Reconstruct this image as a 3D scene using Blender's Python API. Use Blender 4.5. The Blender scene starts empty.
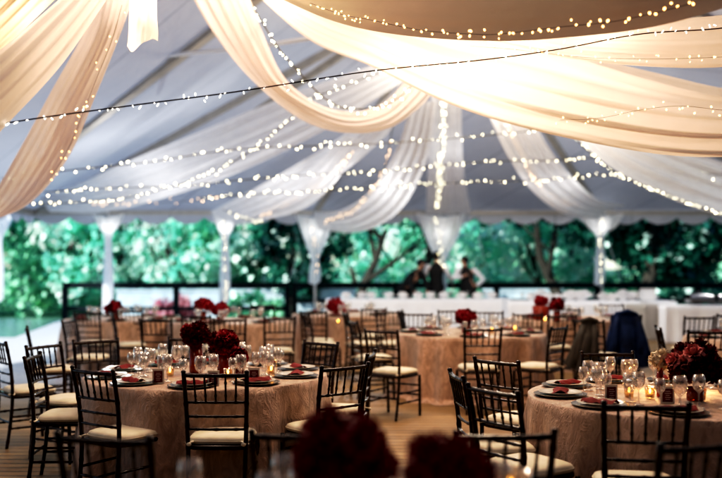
import bpy, math, random
from mathutils import Vector, Matrix
random.seed(11)
PI = math.pi
R = math.radians
scene = bpy.context.scene
col = scene.collection
F, H, HV = 880.0, 1.57, 266.0          # focal length (722-px frame), eye height, horizon row

def at(u, v, Y):                        # a point of the place seen at column u, row v, standing Y metres away
    return Vector(((u-361)/F*Y, Y, H+(HV-v)/F*Y))
def gx(u, Y): return (u-361)/F*Y

# ------------------------------------------------------------------ materials
def new_mat(name):
    m = bpy.data.materials.new(name); m.use_nodes = True
    nt = m.node_tree; nt.nodes.clear()
    out = nt.nodes.new('ShaderNodeOutputMaterial')
    return m, nt, out
def N(nt, t, **kw):
    n = nt.nodes.new(t)
    for k, v in kw.items(): setattr(n, k, v)
    return n
def principled(name, c, rough=.5, metal=0., noise=None, bump=None, trans=0., spec=.5, ior=1.45, coat=0., c2=None, nscale=8, coords='Object', sheen=0.):
    m, nt, out = new_mat(name)
    b = N(nt, 'ShaderNodeBsdfPrincipled')
    b.inputs['Base Color'].default_value = (*c, 1); b.inputs['Roughness'].default_value = rough
    b.inputs['Metallic'].default_value = metal; b.inputs['IOR'].default_value = ior
    b.inputs['Specular IOR Level'].default_value = spec
    b.inputs['Transmission Weight'].default_value = trans
    b.inputs['Coat Weight'].default_value = coat; b.inputs['Sheen Weight'].default_value = sheen
    nt.links.new(b.outputs[0], out.inputs[0])
    tc = N(nt, 'ShaderNodeTexCoord')
    if c2 is not None:
        no = N(nt, 'ShaderNodeTexNoise'); no.inputs['Scale'].default_value = nscale; no.inputs['Detail'].default_value = 5
        nt.links.new(tc.outputs[coords], no.inputs['Vector'])
        cr = N(nt, 'ShaderNodeValToRGB')
        cr.color_ramp.elements[0].position = .35; cr.color_ramp.elements[1].position = .65
        cr.color_ramp.elements[0].color = (*c, 1); cr.color_ramp.elements[1].color = (*c2, 1)
        nt.links.new(no.outputs['Fac'], cr.inputs[0]); nt.links.new(cr.outputs[0], b.inputs['Base Color'])
    if bump:
        nb = N(nt, 'ShaderNodeTexNoise'); nb.inputs['Scale'].default_value = bump[0]; nb.inputs['Detail'].default_value = 4
        nt.links.new(tc.outputs[coords], nb.inputs['Vector'])
        bp = N(nt, 'ShaderNodeBump'); bp.inputs['Strength'].default_value = bump[1]; bp.inputs['Distance'].default_value = bump[2]
        nt.links.new(nb.outputs['Fac'], bp.inputs['Height']); nt.links.new(bp.outputs[0], b.inputs['Normal'])
    return m
def emission(name, c, s):
    m, nt, out = new_mat(name)
    e = N(nt, 'ShaderNodeEmission'); e.inputs[0].default_value = (*c, 1); e.inputs[1].default_value = s
    nt.links.new(e.outputs[0], out.inputs[0]); m.cycles.emission_sampling = 'NONE'
    return m
def fabric(name, c, transp=.0, transl=.4, wr=None):
    m, nt, out = new_mat(name)
    d = N(nt, 'ShaderNodeBsdfDiffuse'); d.inputs[0].default_value = (*c, 1)
    t = N(nt, 'ShaderNodeBsdfTranslucent'); t.inputs[0].default_value = (*c, 1)
    mx = N(nt, 'ShaderNodeMixShader'); mx.inputs[0].default_value = transl
    nt.links.new(d.outputs[0], mx.inputs[1]); nt.links.new(t.outputs[0], mx.inputs[2])
    tc = N(nt, 'ShaderNodeTexCoord'); no = N(nt, 'ShaderNodeTexNoise')
    no.inputs['Scale'].default_value = 3; no.inputs['Detail'].default_value = 5
    nt.links.new(tc.outputs['Object'], no.inputs['Vector'])
    bp = N(nt, 'ShaderNodeBump'); bp.inputs['Strength'].default_value = .35; bp.inputs['Distance'].default_value = .05
    nt.links.new(no.outputs['Fac'], bp.inputs['Height'])
    nt.links.new(bp.outputs[0], d.inputs['Normal'])
    if transp > 0:
        tr = N(nt, 'ShaderNodeBsdfTransparent'); m2 = N(nt, 'ShaderNodeMixShader')
        mr = N(nt, 'ShaderNodeMapRange'); mr.inputs['From Min'].default_value = .3; mr.inputs['From Max'].default_value = .7
        mr.inputs['To Min'].default_value = max(0, transp-.05); mr.inputs['To Max'].default_value = transp+.05
        nt.links.new(no.outputs['Fac'], mr.inputs['Value']); nt.links.new(mr.outputs[0], m2.inputs[0])
        nt.links.new(mx.outputs[0], m2.inputs[1]); nt.links.new(tr.outputs[0], m2.inputs[2])
        nt.links.new(m2.outputs[0], out.inputs[0])
    else: nt.links.new(mx.outputs[0], out.inputs[0])
    return m

M = {}
M['wood'] = principled('dark_mahogany', (.012, .0052, .0034), .22, c2=(.028, .012, .007), nscale=14, spec=.45)
M['cushion'] = principled('ivory_cushion', (.80, .73, .58), .75, bump=(60, .2, .003), c2=(.66, .58, .42), nscale=6)
M['plate'] = principled('china', (.55, .49, .40), .18)
M['charger'] = principled('charger_metal', (.16, .12, .08), .25, metal=.8)
M['napkin'] = principled('crimson_napkin', (.13, .005, .006), .8, c2=(.19, .008, .008), nscale=20)
M['vase'] = principled('red_glass_vase', (.30, .03, .015), .12, trans=.35, c2=(.42, .07, .03), nscale=20)
M['card'] = principled('crimson_card', (.13, .010, .012), .6)
M['cardframe'] = principled('ivory_card', (.66, .60, .50), .6)
M['ink'] = principled('pale_ink', (.72, .55, .50), .6)
M['petal'] = principled('red_petal', (.07, .001, .004), .65, c2=(.17, .004, .010), nscale=12, spec=.2)
M['petal_bright'] = principled('bright_red_petal', (.27, .008, .018), .6, c2=(.46, .022, .040), nscale=12)
M['petal_pink'] = principled('pink_petal', (.50, .12, .13), .55, c2=(.62, .24, .20), nscale=20)
M['petal_white'] = principled('cream_petal', (.72, .62, .46), .6)
M['leafdark'] = principled('bouquet_leaf', (.02, .05, .02), .5)
M['wax'] = principled('candle_wax', (.8, .68, .48), .5)
M['flame'] = emission('flame', (1, .55, .16), 22)
M['bulb_white'] = emission('bulb_cool', (1, .88, .56), 24)
M['bulb_warm'] = emission('bulb_warm', (1, .62, .34), 14)
M['bulb_near'] = emission('bulb_near', (1, .93, .80), 3.5)
M['bulb_orange'] = emission('bulb_orange', (1, .42, .13), 7)
M['cable'] = principled('black_cable', (.015, .012, .010), .5)
M['cable_far'] = principled('green_cable', (.10, .10, .08), .6)
M['alu'] = principled('tent_aluminium', (.36, .35, .33), .5, metal=.2, c2=(.42, .41, .38), nscale=5)
M['whitepole'] = principled('white_pole', (.7, .72, .74), .4)
M['rail'] = principled('painted_dark_timber', (.004, .010, .014), .7, c2=(.007, .015, .020), nscale=5, spec=.2)
M['whitecloth'] = principled('white_linen', (.92, .93, .96), .8, c2=(.87, .88, .92), nscale=4, bump=(5, .4, .03))
M['shadegrey'] = principled('shade_grey_linen', (.42, .40, .38), .8, c2=(.37, .36, .34), nscale=4)  # white linen darkened to its shaded tone; also on the added panels
M['navy'] = principled('navy_wool', (.003, .009, .035), .85, c2=(.012, .036, .12), nscale=5)
M['greywool'] = principled('grey_wool', (.050, .046, .040), .85, c2=(.09, .083, .072), nscale=6)
M['skin'] = principled('skin', (.42, .24, .17), .5)
M['hair'] = principled('dark_hair', (.012, .009, .008), .5)
M['black'] = principled('black_cloth', (.012, .012, .014), .7)
M['shirt'] = principled('white_shirt', (.75, .76, .80), .7, bump=(20, .3, .01))
M['bark'] = principled('bark', (.030, .032, .028), .9, c2=(.065, .062, .05), nscale=12, bump=(20, .6, .03))
M['concrete'] = principled('terrace_paving', (.46, .47, .48), .8, c2=(.40, .42, .43), nscale=1.5)
M['steel'] = principled('steel', (.5, .5, .52), .25, metal=1.)
M['cream'] = fabric('cream_sheer', (.90, .80, .72), 0, .45)
M['creamthin'] = fabric('cream_voile', (.88, .75, .67), .06, .45)
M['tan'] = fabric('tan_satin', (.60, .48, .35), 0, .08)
M['sheer'] = fabric('white_voile', (.92, .93, .96), .09, .5)
M['sheer2'] = fabric('white_voile_double', (.92, .93, .96), .03, .5)
M['skywhite'] = fabric('white_voile_tails', (.92, .94, .97), .0, .62)

def glass_mat(name, tint=(1, 1, 1)):
    m, nt, out = new_mat(name)
    g = N(nt, 'ShaderNodeBsdfGlossy'); g.inputs['Roughness'].default_value = .04; g.inputs[0].default_value = (1, .97, .92, 1)
    t = N(nt, 'ShaderNodeBsdfTransparent'); t.inputs[0].default_value = (*[.93*x for x in tint], 1)
    d = N(nt, 'ShaderNodeBsdfDiffuse'); d.inputs[0].default_value = (.8, .78, .74, 1)
    lw = N(nt, 'ShaderNodeLayerWeight'); lw.inputs[0].default_value = .35
    mr = N(nt, 'ShaderNodeMapRange'); mr.inputs['To Min'].default_value = .10; mr.inputs['To Max'].default_value = .85
    nt.links.new(lw.outputs['Facing'], mr.inputs['Value'])
    mx = N(nt, 'ShaderNodeMixShader'); nt.links.new(mr.outputs[0], mx.inputs[0])
    nt.links.new(t.outputs[0], mx.inputs[1]); nt.links.new(g.outputs[0], mx.inputs[2])
    m2 = N(nt, 'ShaderNodeMixShader'); m2.inputs[0].default_value = .05
    nt.links.new(mx.outputs[0], m2.inputs[1]); nt.links.new(d.outputs[0], m2.inputs[2])
    nt.links.new(m2.outputs[0], out.inputs[0])
    return m
M['glass'] = glass_mat('clear_glass')
M['amberglass'] = glass_mat('amber_glass', (1, .86, .62))

def crinkle(name, c1, c2):
    m, nt, out = new_mat(name)
    b = N(nt, 'ShaderNodeBsdfPrincipled'); b.inputs['Roughness'].default_value = .42; b.inputs['Sheen Weight'].default_value = .25
    tc = N(nt, 'ShaderNodeTexCoord'); mp = N(nt, 'ShaderNodeMapping'); mp.inputs['Scale'].default_value = (1, 1, .45)
    nt.links.new(tc.outputs['Object'], mp.inputs[0])
    n1 = N(nt, 'ShaderNodeTexNoise'); n1.inputs['Scale'].default_value = 15; n1.inputs['Detail'].default_value = 8; n1.inputs['Distortion'].default_value = 1.2
    v1 = N(nt, 'ShaderNodeTexVoronoi', feature='DISTANCE_TO_EDGE'); v1.inputs['Scale'].default_value = 25
    wn = N(nt, 'ShaderNodeMix', data_type='VECTOR'); wn.inputs[0].default_value = .18
    nt.links.new(mp.outputs[0], n1.inputs['Vector'])
    nt.links.new(mp.outputs[0], wn.inputs[4]); nt.links.new(n1.outputs['Color'], wn.inputs[5])
    nt.links.new(wn.outputs[1], v1.inputs['Vector'])
    cr = N(nt, 'ShaderNodeValToRGB'); cr.color_ramp.elements[0].position = .38; cr.color_ramp.elements[1].position = .62
    cr.color_ramp.elements[0].color = (*c1, 1); cr.color_ramp.elements[1].color = (*c2, 1)
    nt.links.new(n1.outputs['Fac'], cr.inputs[0]); nt.links.new(cr.outputs[0], b.inputs['Base Color'])
    mt = N(nt, 'ShaderNodeMath', operation='ADD')
    mu = N(nt, 'ShaderNodeMath', operation='MULTIPLY'); mu.inputs[1].default_value = 1.6
    nt.links.new(v1.outputs['Distance'], mu.inputs[0])
    nt.links.new(mu.outputs[0], mt.inputs[0]); nt.links.new(n1.outputs['Fac'], mt.inputs[1])
    bp = N(nt, 'ShaderNodeBump'); bp.inputs['Strength'].default_value = .6; bp.inputs['Distance'].default_value = .018
    nt.links.new(mt.outputs[0], bp.inputs['Height']); nt.links.new(bp.outputs[0], b.inputs['Normal'])
    nt.links.new(b.outputs[0], out.inputs[0])
    return m
M['champagne'] = crinkle('champagne_crinkle_taffeta', (.43, .28, .185), (.62, .43, .305))

def deck_mat():
    m, nt, out = new_mat('deck_boards_painted_glare')
    b = N(nt, 'ShaderNodeBsdfPrincipled')
    tc = N(nt, 'ShaderNodeTexCoord')
    br = N(nt, 'ShaderNodeTexBrick'); br.offset = .37; br.inputs['Scale'].default_value = 1
    br.inputs['Brick Width'].default_value = 3.6; br.inputs['Row Height'].default_value = .14
    br.inputs['Mortar Size'].default_value = .009; br.inputs['Mortar Smooth'].default_value = .2
    br.inputs['Color1'].default_value = (.29, .19, .085, 1); br.inputs['Color2'].default_value = (.45, .31, .155, 1); br.inputs['Mortar'].default_value = (.012, .008, .005, 1)
    br.inputs['Bias'].default_value = -.1
    nt.links.new(tc.outputs['Object'], br.inputs['Vector'])
    mp = N(nt, 'ShaderNodeMapping'); mp.inputs['Scale'].default_value = (1.3, 22, 1)
    no = N(nt, 'ShaderNodeTexNoise'); no.inputs['Scale'].default_value = 2.2; no.inputs['Detail'].default_value = 7
    nt.links.new(tc.outputs['Object'], mp.inputs[0]); nt.links.new(mp.outputs[0], no.inputs['Vector'])
    mx = N(nt, 'ShaderNodeMix', data_type='RGBA', blend_type='MULTIPLY'); mx.inputs[0].default_value = .75
    cr = N(nt, 'ShaderNodeValToRGB'); cr.color_ramp.elements[0].position = .3; cr.color_ramp.elements[1].position = .7
    cr.color_ramp.elements[0].color = (.35, .33, .30, 1); cr.color_ramp.elements[1].color = (1.1, 1.05, 1, 1)
    nt.links.new(no.outputs['Fac'], cr.inputs[0]); nt.links.new(br.outputs['Color'], mx.inputs[6]); nt.links.new(cr.outputs[0], mx.inputs[7])
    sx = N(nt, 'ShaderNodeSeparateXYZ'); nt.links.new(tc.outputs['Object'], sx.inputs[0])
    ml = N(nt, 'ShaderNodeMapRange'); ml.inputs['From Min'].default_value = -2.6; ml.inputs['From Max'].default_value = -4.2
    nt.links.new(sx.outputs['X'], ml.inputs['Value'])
    bl = N(nt, 'ShaderNodeMix', data_type='RGBA'); bl.inputs[7].default_value = (.66, .72, .80, 1)  # sky glare on the far left boards painted in as pale colour
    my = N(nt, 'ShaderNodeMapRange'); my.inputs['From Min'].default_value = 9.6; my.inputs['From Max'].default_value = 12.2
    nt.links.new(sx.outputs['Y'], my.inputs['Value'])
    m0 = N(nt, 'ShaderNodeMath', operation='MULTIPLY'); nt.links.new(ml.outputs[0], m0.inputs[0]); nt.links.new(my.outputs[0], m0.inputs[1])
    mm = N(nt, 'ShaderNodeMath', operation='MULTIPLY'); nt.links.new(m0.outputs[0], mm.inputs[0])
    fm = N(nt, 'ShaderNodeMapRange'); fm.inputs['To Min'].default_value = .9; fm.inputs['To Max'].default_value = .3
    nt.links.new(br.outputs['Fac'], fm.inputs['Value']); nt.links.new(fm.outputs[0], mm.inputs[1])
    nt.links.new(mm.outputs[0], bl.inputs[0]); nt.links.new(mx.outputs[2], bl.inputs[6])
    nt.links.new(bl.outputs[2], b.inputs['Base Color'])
    mr = N(nt, 'ShaderNodeMapRange'); mr.inputs['To Min'].default_value = .34; mr.inputs['To Max'].default_value = .55
    nt.links.new(no.outputs['Fac'], mr.inputs['Value']); nt.links.new(mr.outputs[0], b.inputs['Roughness'])
    bp = N(nt, 'ShaderNodeBump'); bp.inputs['Strength'].default_value = .7; bp.inputs['Distance'].default_value = .012
    sb = N(nt, 'ShaderNodeMath', operation='SUBTRACT'); nt.links.new(no.outputs['Fac'], sb.inputs[0]); nt.links.new(br.outputs['Fac'], sb.inputs[1])
    nt.links.new(sb.outputs[0], bp.inputs['Height']); nt.links.new(bp.outputs[0], b.inputs['Normal'])
    nt.links.new(b.outputs[0], out.inputs[0])
    return m
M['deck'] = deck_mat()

def roof_mat():
    m, nt, out = new_mat('white_tent_vinyl')
    d = N(nt, 'ShaderNodeBsdfDiffuse'); t = N(nt, 'ShaderNodeBsdfTranslucent')
    tc = N(nt, 'ShaderNodeTexCoord'); no = N(nt, 'ShaderNodeTexNoise'); no.inputs['Scale'].default_value = .5; no.inputs['Detail'].default_value = 3
    nt.links.new(tc.outputs['Object'], no.inputs['Vector'])
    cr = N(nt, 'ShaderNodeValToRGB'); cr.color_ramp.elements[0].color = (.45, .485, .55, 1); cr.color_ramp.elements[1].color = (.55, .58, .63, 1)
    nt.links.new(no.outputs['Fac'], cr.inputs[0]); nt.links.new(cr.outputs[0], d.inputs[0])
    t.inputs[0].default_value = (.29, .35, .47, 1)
    n3 = N(nt, 'ShaderNodeTexNoise'); n3.inputs['Scale'].default_value = 1.1; n3.inputs['Detail'].default_value = 5; n3.inputs['Distortion'].default_value = 1
    nt.links.new(tc.outputs['Object'], n3.inputs['Vector'])
    wv = N(nt, 'ShaderNodeTexWave', wave_type='BANDS', bands_direction='DIAGONAL', wave_profile='SAW'); wv.inputs['Scale'].default_value = .30
    mpw = N(nt, 'ShaderNodeMapping'); mpw.inputs['Scale'].default_value = (1, 1, 0); nt.links.new(tc.outputs['Object'], mpw.inputs[0]); nt.links.new(mpw.outputs[0], wv.inputs['Vector'])
    gt = N(nt, 'ShaderNodeMath', operation='GREATER_THAN'); gt.inputs[1].default_value = .975; nt.links.new(wv.outputs['Fac'], gt.inputs[0])
    sm = N(nt, 'ShaderNodeMix', data_type='RGBA', blend_type='MULTIPLY'); sm.inputs[7].default_value = (.72, .72, .74, 1)
    nt.links.new(gt.outputs[0], sm.inputs[0]); nt.links.new(cr.outputs[0], sm.inputs[6]); nt.links.new(sm.outputs[2], d.inputs[0])
    bp = N(nt, 'ShaderNodeBump'); bp.inputs['Strength'].default_value = .5; bp.inputs['Distance'].default_value = .12
    nt.links.new(n3.outputs['Fac'], bp.inputs['Height']); nt.links.new(bp.outputs[0], d.inputs['Normal'])
    mx = N(nt, 'ShaderNodeMixShader'); mx.inputs[0].default_value = .15
    nt.links.new(d.outputs[0], mx.inputs[1]); nt.links.new(t.outputs[0], mx.inputs[2]); nt.links.new(mx.outputs[0], out.inputs[0])
    return m
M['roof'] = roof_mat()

def leaf_mat(name, c1, c2, tl=.45):
    m, nt, out = new_mat(name)
    d = N(nt, 'ShaderNodeBsdfDiffuse'); t = N(nt, 'ShaderNodeBsdfTranslucent')
    tc = N(nt, 'ShaderNodeTexCoord'); no = N(nt, 'ShaderNodeTexNoise'); no.inputs['Scale'].default_value = 1.2; no.inputs['Detail'].default_value = 4
    nt.links.new(tc.outputs['Object'], no.inputs['Vector'])
    cr = N(nt, 'ShaderNodeValToRGB'); cr.color_ramp.elements[0].position = .43; cr.color_ramp.elements[1].position = .56  # bright and dark clumps: sun patches and shade painted into leaf colour
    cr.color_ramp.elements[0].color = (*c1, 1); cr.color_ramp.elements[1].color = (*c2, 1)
    n2 = N(nt, 'ShaderNodeTexNoise'); n2.inputs['Scale'].default_value = .38; n2.inputs['Detail'].default_value = 2
    nt.links.new(tc.outputs['Object'], n2.inputs['Vector'])
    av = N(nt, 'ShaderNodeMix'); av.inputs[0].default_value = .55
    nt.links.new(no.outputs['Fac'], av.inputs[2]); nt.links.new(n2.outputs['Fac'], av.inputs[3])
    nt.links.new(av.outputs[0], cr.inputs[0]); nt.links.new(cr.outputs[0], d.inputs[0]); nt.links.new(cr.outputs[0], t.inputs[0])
    mx = N(nt, 'ShaderNodeMixShader'); mx.inputs[0].default_value = tl
    g = N(nt, 'ShaderNodeBsdfGlossy'); g.inputs['Roughness'].default_value = .35; g.inputs[0].default_value = (.7, .9, .9, 1)
    m2 = N(nt, 'ShaderNodeMixShader'); m2.inputs[0].default_value = .06
    nt.links.new(d.outputs[0], mx.inputs[1]); nt.links.new(t.outputs[0], mx.inputs[2])
    nt.links.new(mx.outputs[0], m2.inputs[1]); nt.links.new(g.outputs[0], m2.inputs[2]); nt.links.new(m2.outputs[0], out.inputs[0])
    return m
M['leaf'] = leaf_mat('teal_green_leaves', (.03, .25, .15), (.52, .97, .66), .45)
M['leaf_sunlit'] = leaf_mat('sunlit_green_leaves', (.22, .70, .52), (.95, 1.0, .93), .5)  # sun glow painted into the leaf colour
M['leaf_shaded'] = leaf_mat('shaded_green_leaves', (.006, .05, .04), (.05, .30, .20))  # canopy shade painted into the leaf colour
M['leaf_pink'] = leaf_mat('pink_blossom', (.55, .20, .26), (.75, .45, .48), .6)
M['grass'] = principled('lawn', (.03, .12, .07), .9, c2=(.06, .20, .12), nscale=3)
def water_mat():
    m, nt, out = new_mat('lake_water')
    b = N(nt, 'ShaderNodeBsdfPrincipled'); b.inputs['Base Color'].default_value = (.16, .25, .27, 1); b.inputs['Roughness'].default_value = .16
    tc = N(nt, 'ShaderNodeTexCoord'); no = N(nt, 'ShaderNodeTexNoise'); no.inputs['Scale'].default_value = 2.5; no.inputs['Detail'].default_value = 4
    nt.links.new(tc.outputs['Object'], no.inputs['Vector'])
    bp = N(nt, 'ShaderNodeBump'); bp.inputs['Strength'].default_value = .4; bp.inputs['Distance'].default_value = .06
    nt.links.new(no.outputs['Fac'], bp.inputs['Height']); nt.links.new(bp.outputs[0], b.inputs['Normal']); nt.links.new(b.outputs[0], out.inputs[0])
    return m
M['water'] = water_mat()

# ------------------------------------------------------------------ mesh builder
class MB:
    def __init__(s): s.v = []; s.f = []; s.sm = []; s.mi = []
    def add(s, vs, fs, smooth=True, mi=0):
        o = len(s.v); s.v += [tuple(v) for v in vs]
        for f in fs: s.f.append(tuple(i+o for i in f)); s.sm.append(smooth); s.mi.append(mi)
    def box(s, c, d, rot=0, mi=0):
        x, y, z = d[0]/2, d[1]/2, d[2]/2; mr = Matrix.Rotation(rot, 3, 'Z'); c = Vector(c)
        vs = [c+mr @ Vector((a*x, b*y, e*z)) for e in (-1, 1) for b in (-1, 1) for a in (-1, 1)]
        s.add(vs, [(0, 2, 3, 1), (4, 5, 7, 6), (0, 1, 5, 4), (2, 6, 7, 3), (0, 4, 6, 2), (1, 3, 7, 5)], False, mi)
    def tube(s, pts, rad, n=8, cap=True, mi=0):
        pts = [Vector(p) for p in pts]; k = len(pts)
        if not hasattr(rad, '__len__'): rad = [rad]*k
        vs = []; ref = None
        for i, p in enumerate(pts):
            t = (pts[min(i+1, k-1)]-pts[max(i-1, 0)])
            if t.length < 1e-9: t = Vector((0, 0, 1))
            t.normalize()
            if ref is None: ref = Vector((1, 0, 0)) if abs(t.x) < .8 else Vector((0, 1, 0))
            a = (ref-t*ref.dot(t)).normalized(); b = t.cross(a); ref = a
            for j in range(n):
                w = 2*PI*j/n; vs.append(p+(a*math.cos(w)+b*math.sin(w))*rad[i])
        fs = [(i*n+j, i*n+(j+1) % n, (i+1)*n+(j+1) % n, (i+1)*n+j) for i in range(k-1) for j in range(n)]
        if cap: fs += [tuple(range(n))[::-1], tuple((k-1)*n+j for j in range(n))]
        s.add(vs, fs, True, mi)
    def lathe(s, prof, n=24, c=(0, 0, 0), mi=0, mat=None):
        vs = []
        for r, z in prof:
            for j in range(n):
                a = 2*PI*j/n; p = Vector((r*math.cos(a), r*math.sin(a), z))
                if mat: p = mat @ p
                vs.append(Vector(c)+p)
        k = len(prof)
        s.add(vs, [(i*n+j, i*n+(j+1) % n, (i+1)*n+(j+1) % n, (i+1)*n+j) for i in range(k-1) for j in range(n)], True, mi)
    def ell(s, c, r, n=10, m=7, rot=None, mi=0):
        vs = []
        for i in range(m+1):
            th = PI*i/m
            for j in range(n):
                a = 2*PI*j/n
                p = Vector((r[0]*math.sin(th)*math.cos(a), r[1]*math.sin(th)*math.sin(a), r[2]*math.cos(th)))
                if rot: p = rot @ p
                vs.append(Vector(c)+p)
        s.add(vs, [(i*n+j, (i+1)*n+j, (i+1)*n+(j+1) % n, i*n+(j+1) % n) for i in range(m) for j in range(n)], True, mi)
    def grid(s, P, closed=False, mi=0):
        a = len(P); b = len(P[0]); vs = [p for row in P for p in row]
        bb = b if closed else b-1
        s.add(vs, [(i*b+j, i*b+(j+1) % b, (i+1)*b+(j+1) % b, (i+1)*b+j) for i in range(a-1) for j in range(bb)], True, mi)
    def mesh(s, name, mats):
        me = bpy.data.meshes.new(name); me.from_pydata(s.v, [], s.f); me.update()
        me.polygons.foreach_set('use_smooth', s.sm)
        if not isinstance(mats, (list, tuple)): mats = [mats]
        for m in mats: me.materials.append(m)
        me.polygons.foreach_set('material_index', s.mi)
        return me
    def build(s, name, mats, parent=None, loc=None, rotz=0):
        o = bpy.data.objects.new(name, s.mesh(name, mats)); col.objects.link(o)
        if parent: o.parent = parent
        if loc is not None: o.location = loc
        o.rotation_euler.z = rotz
        return o
def tag(o, label=None, cat=None, group=None, kind=None):
    if label: o['label'] = label
    if cat: o['category'] = cat
    if group: o['group'] = group
    if kind: o['kind'] = kind
    return o
def empty(name, loc=(0, 0, 0), rotz=0, label=None, cat=None, group=None):
    o = bpy.data.objects.new(name, None); col.objects.link(o); o.location = loc; o.rotation_euler.z = rotz
    o.empty_display_size = .1
    return tag(o, label, cat, group)
def children(o): return [c for c in ALLCH.get(o.name, [])]
ALLCH = {}
def reg():
    ALLCH.clear()
    for o in bpy.data.objects:
        if o.parent: ALLCH.setdefault(o.parent.name, []).append(o)
def copy_tree(o, tree, parent=None):
    c = o.copy(); col.objects.link(c)
    if parent: c.parent = parent
    for ch, sub in tree: copy_tree(ch, sub, c)
    return c
def tree_of(o):
    return [(c, tree_of(c)) for c in bpy.data.objects if c.parent == o]
class Proto:                                   # first use takes the thing itself, later uses copy it and its parts
    def __init__(s, root): s.root = root; s.tree = tree_of(root); s.used = False
    def place(s, loc, rotz=0, label=None, group=None, scale=None):
        if s.used: o = copy_tree(s.root, s.tree)
        else: o = s.root; s.used = True
        o.location = loc; o.rotation_euler = (0, 0, rotz)
        if label: o['label'] = label
        if group: o['group'] = group
        o.scale = (scale,)*3 if scale else (1, 1, 1)
        return o
def spline(pts, n):
    pts = [Vector(p) for p in pts]
    if len(pts) == 2: return [pts[0].lerp(pts[1], i/(n-1)) for i in range(n)]
    out = []; k = len(pts)-1
    for i in range(n):
        t = i/(n-1)*k; a = min(int(t), k-1); t -= a
        p1, p2 = pts[a], pts[a+1]
        p0 = pts[a-1] if a > 0 else p1*2-p2
        p3 = pts[a+2] if a+2 <= k else p2*2-p1
        out.append(.5*((2*p1)+(-p0+p2)*t+(2*p0-5*p1+4*p2-p3)*t*t+(-p0+3*p1-3*p2+p3)*t**3))
    return out

# ------------------------------------------------------------------ setting
g = MB(); g.add([(-400, -200, -.62), (400, -200, -.62), (400, 600, -.62), (-400, 600, -.62)], [(0, 1, 2, 3)], False)
tag(g.build('ground', M['grass']), kind='structure')
lk = MB(); pts = [(-60, 19.4), (-11, 19.4), (-8.2, 26.2), (-3, 28.5), (4, 30), (4, 33.5), (-10, 36), (-60, 40)]
lk.add([(x, y, -.60) for x, y in pts], [tuple(range(8))], False)
tag(lk.build('lake', M['water']), kind='structure')
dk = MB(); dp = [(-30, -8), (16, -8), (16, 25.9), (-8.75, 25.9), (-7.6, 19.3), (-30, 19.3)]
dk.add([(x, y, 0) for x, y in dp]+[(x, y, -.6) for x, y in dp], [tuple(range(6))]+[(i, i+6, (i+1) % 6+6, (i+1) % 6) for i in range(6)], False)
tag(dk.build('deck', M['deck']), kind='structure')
tr = MB(); tr.box((10, 30.6, -.53), (12, 5, .16)); tag(tr.build('terrace', M['concrete']), kind='structure')

# added wall behind the viewer, out of view, cuts ambient light on the foreground
lg = MB(); lg.box((2, -8.3, 2.2), (34, .5, 5.6)); hw = empty('light_blocker', (0, 0, 0), 0, 'added dark wall behind the viewer, out of view', 'light blocker')
lg.build('wall', principled('dark_blocker_wall', (.05, .035, .025), .8, c2=(.08, .055, .04), nscale=4), hw)
def gwall(u0, u1, Y, top, label):
    m = MB(); L = gx(u1, Y)-gx(u0, Y); m.box((0, 0, (top+.05)/2), (L, .3, top+.05)); m.box((0, 0, top+.09), (L+.1, .4, .08))
    o = m.build('garden_wall', M['whitewash'], loc=(gx((u0+u1)/2, Y), Y, -.6)); tag(o, label, 'wall', 'low pale garden walls beyond the railing')
M['whitewash'] = principled('limewashed_masonry', (.50, .62, .68), .9, c2=(.34, .46, .52), nscale=2.5, bump=(9, .5, .03))
gwall(118, 286, 32.6, 1.18, 'low pale garden wall seen beneath the left railing')
gwall(296, 356, 31.6, 1.30, 'low pale garden wall right of the dark railing post')
gwall(484, 560, 31.6, 1.22, 'low pale garden wall under the railing right of the waiters')
# railing along the far deck edge
def railing(name, x0, x1, Y, label, zl, group='dark timber railings at the far deck edge'):
    t = empty(name, (x0, Y, 0), 0, label, 'railing', group)
    L = x1-x0
    a = MB(); a.box((L/2, 0, 1.02), (L+.1, .16, .17)); a.build('top_rail', M['rail'], t)
    a = MB(); a.box((L/2, 0, zl), (L, .05, .12)); a.build('lower_rail', M['rail'], t)
    n = max(1, round(L/3.0))
    for i in range(n+1):
        a = MB(); a.box((L*i/n, 0, .475), (.15, .15, .95)); a.build('post', M['rail'], t)
railing('deck_railing', gx(65, 25), gx(291, 25)-.1, 25.0, 'dark timber railing beyond the left tables, beside the lake', .36)
railing('deck_railing', gx(291, 25)+.1, gx(800, 25), 25.05, 'dark timber railing behind the waiters and long white table', .58)

# ------------------------------------------------------------------ tent
EV = 3.1
LC = Vector((-8.9, 24, EV)); RC = Vector((12.3, 24, EV)); PK = Vector((1.72, 17, 7.1))
tent = empty('marquee', (1.7, 10, 0), 0, 'large white marquee with pitched roof over the dining deck', 'tent')
def tp(o): o.parent = tent; o.location = (-1.7, -10, 0); return o
rf = MB()
NL, NR, NP = Vector((-8.9, -7, EV)), Vector((12.3, -7, EV)), Vector((1.72, -7, 7.1))
def slope(a, b, c, d, nu=24, nv=10):
    P = []
    for i in range(nu+1):
        r = []
        for j in range(nv+1):
            p = a.lerp(b, i/nu).lerp(d.lerp(c, i/nu), j/nv)
            r.append(p-Vector((0, 0, .10*math.sin(PI*j/nv)*abs(math.sin(PI*i/nu*4))*.6)))
        P.append(r)
    rf.grid(P)
slope(LC, NL, NP, PK); slope(NR, RC, PK, NP); slope(RC, LC, PK, PK)
rf.add([NL, NR, NP], [(0, 1, 2)], False)
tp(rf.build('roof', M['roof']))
va = MB()
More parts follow.
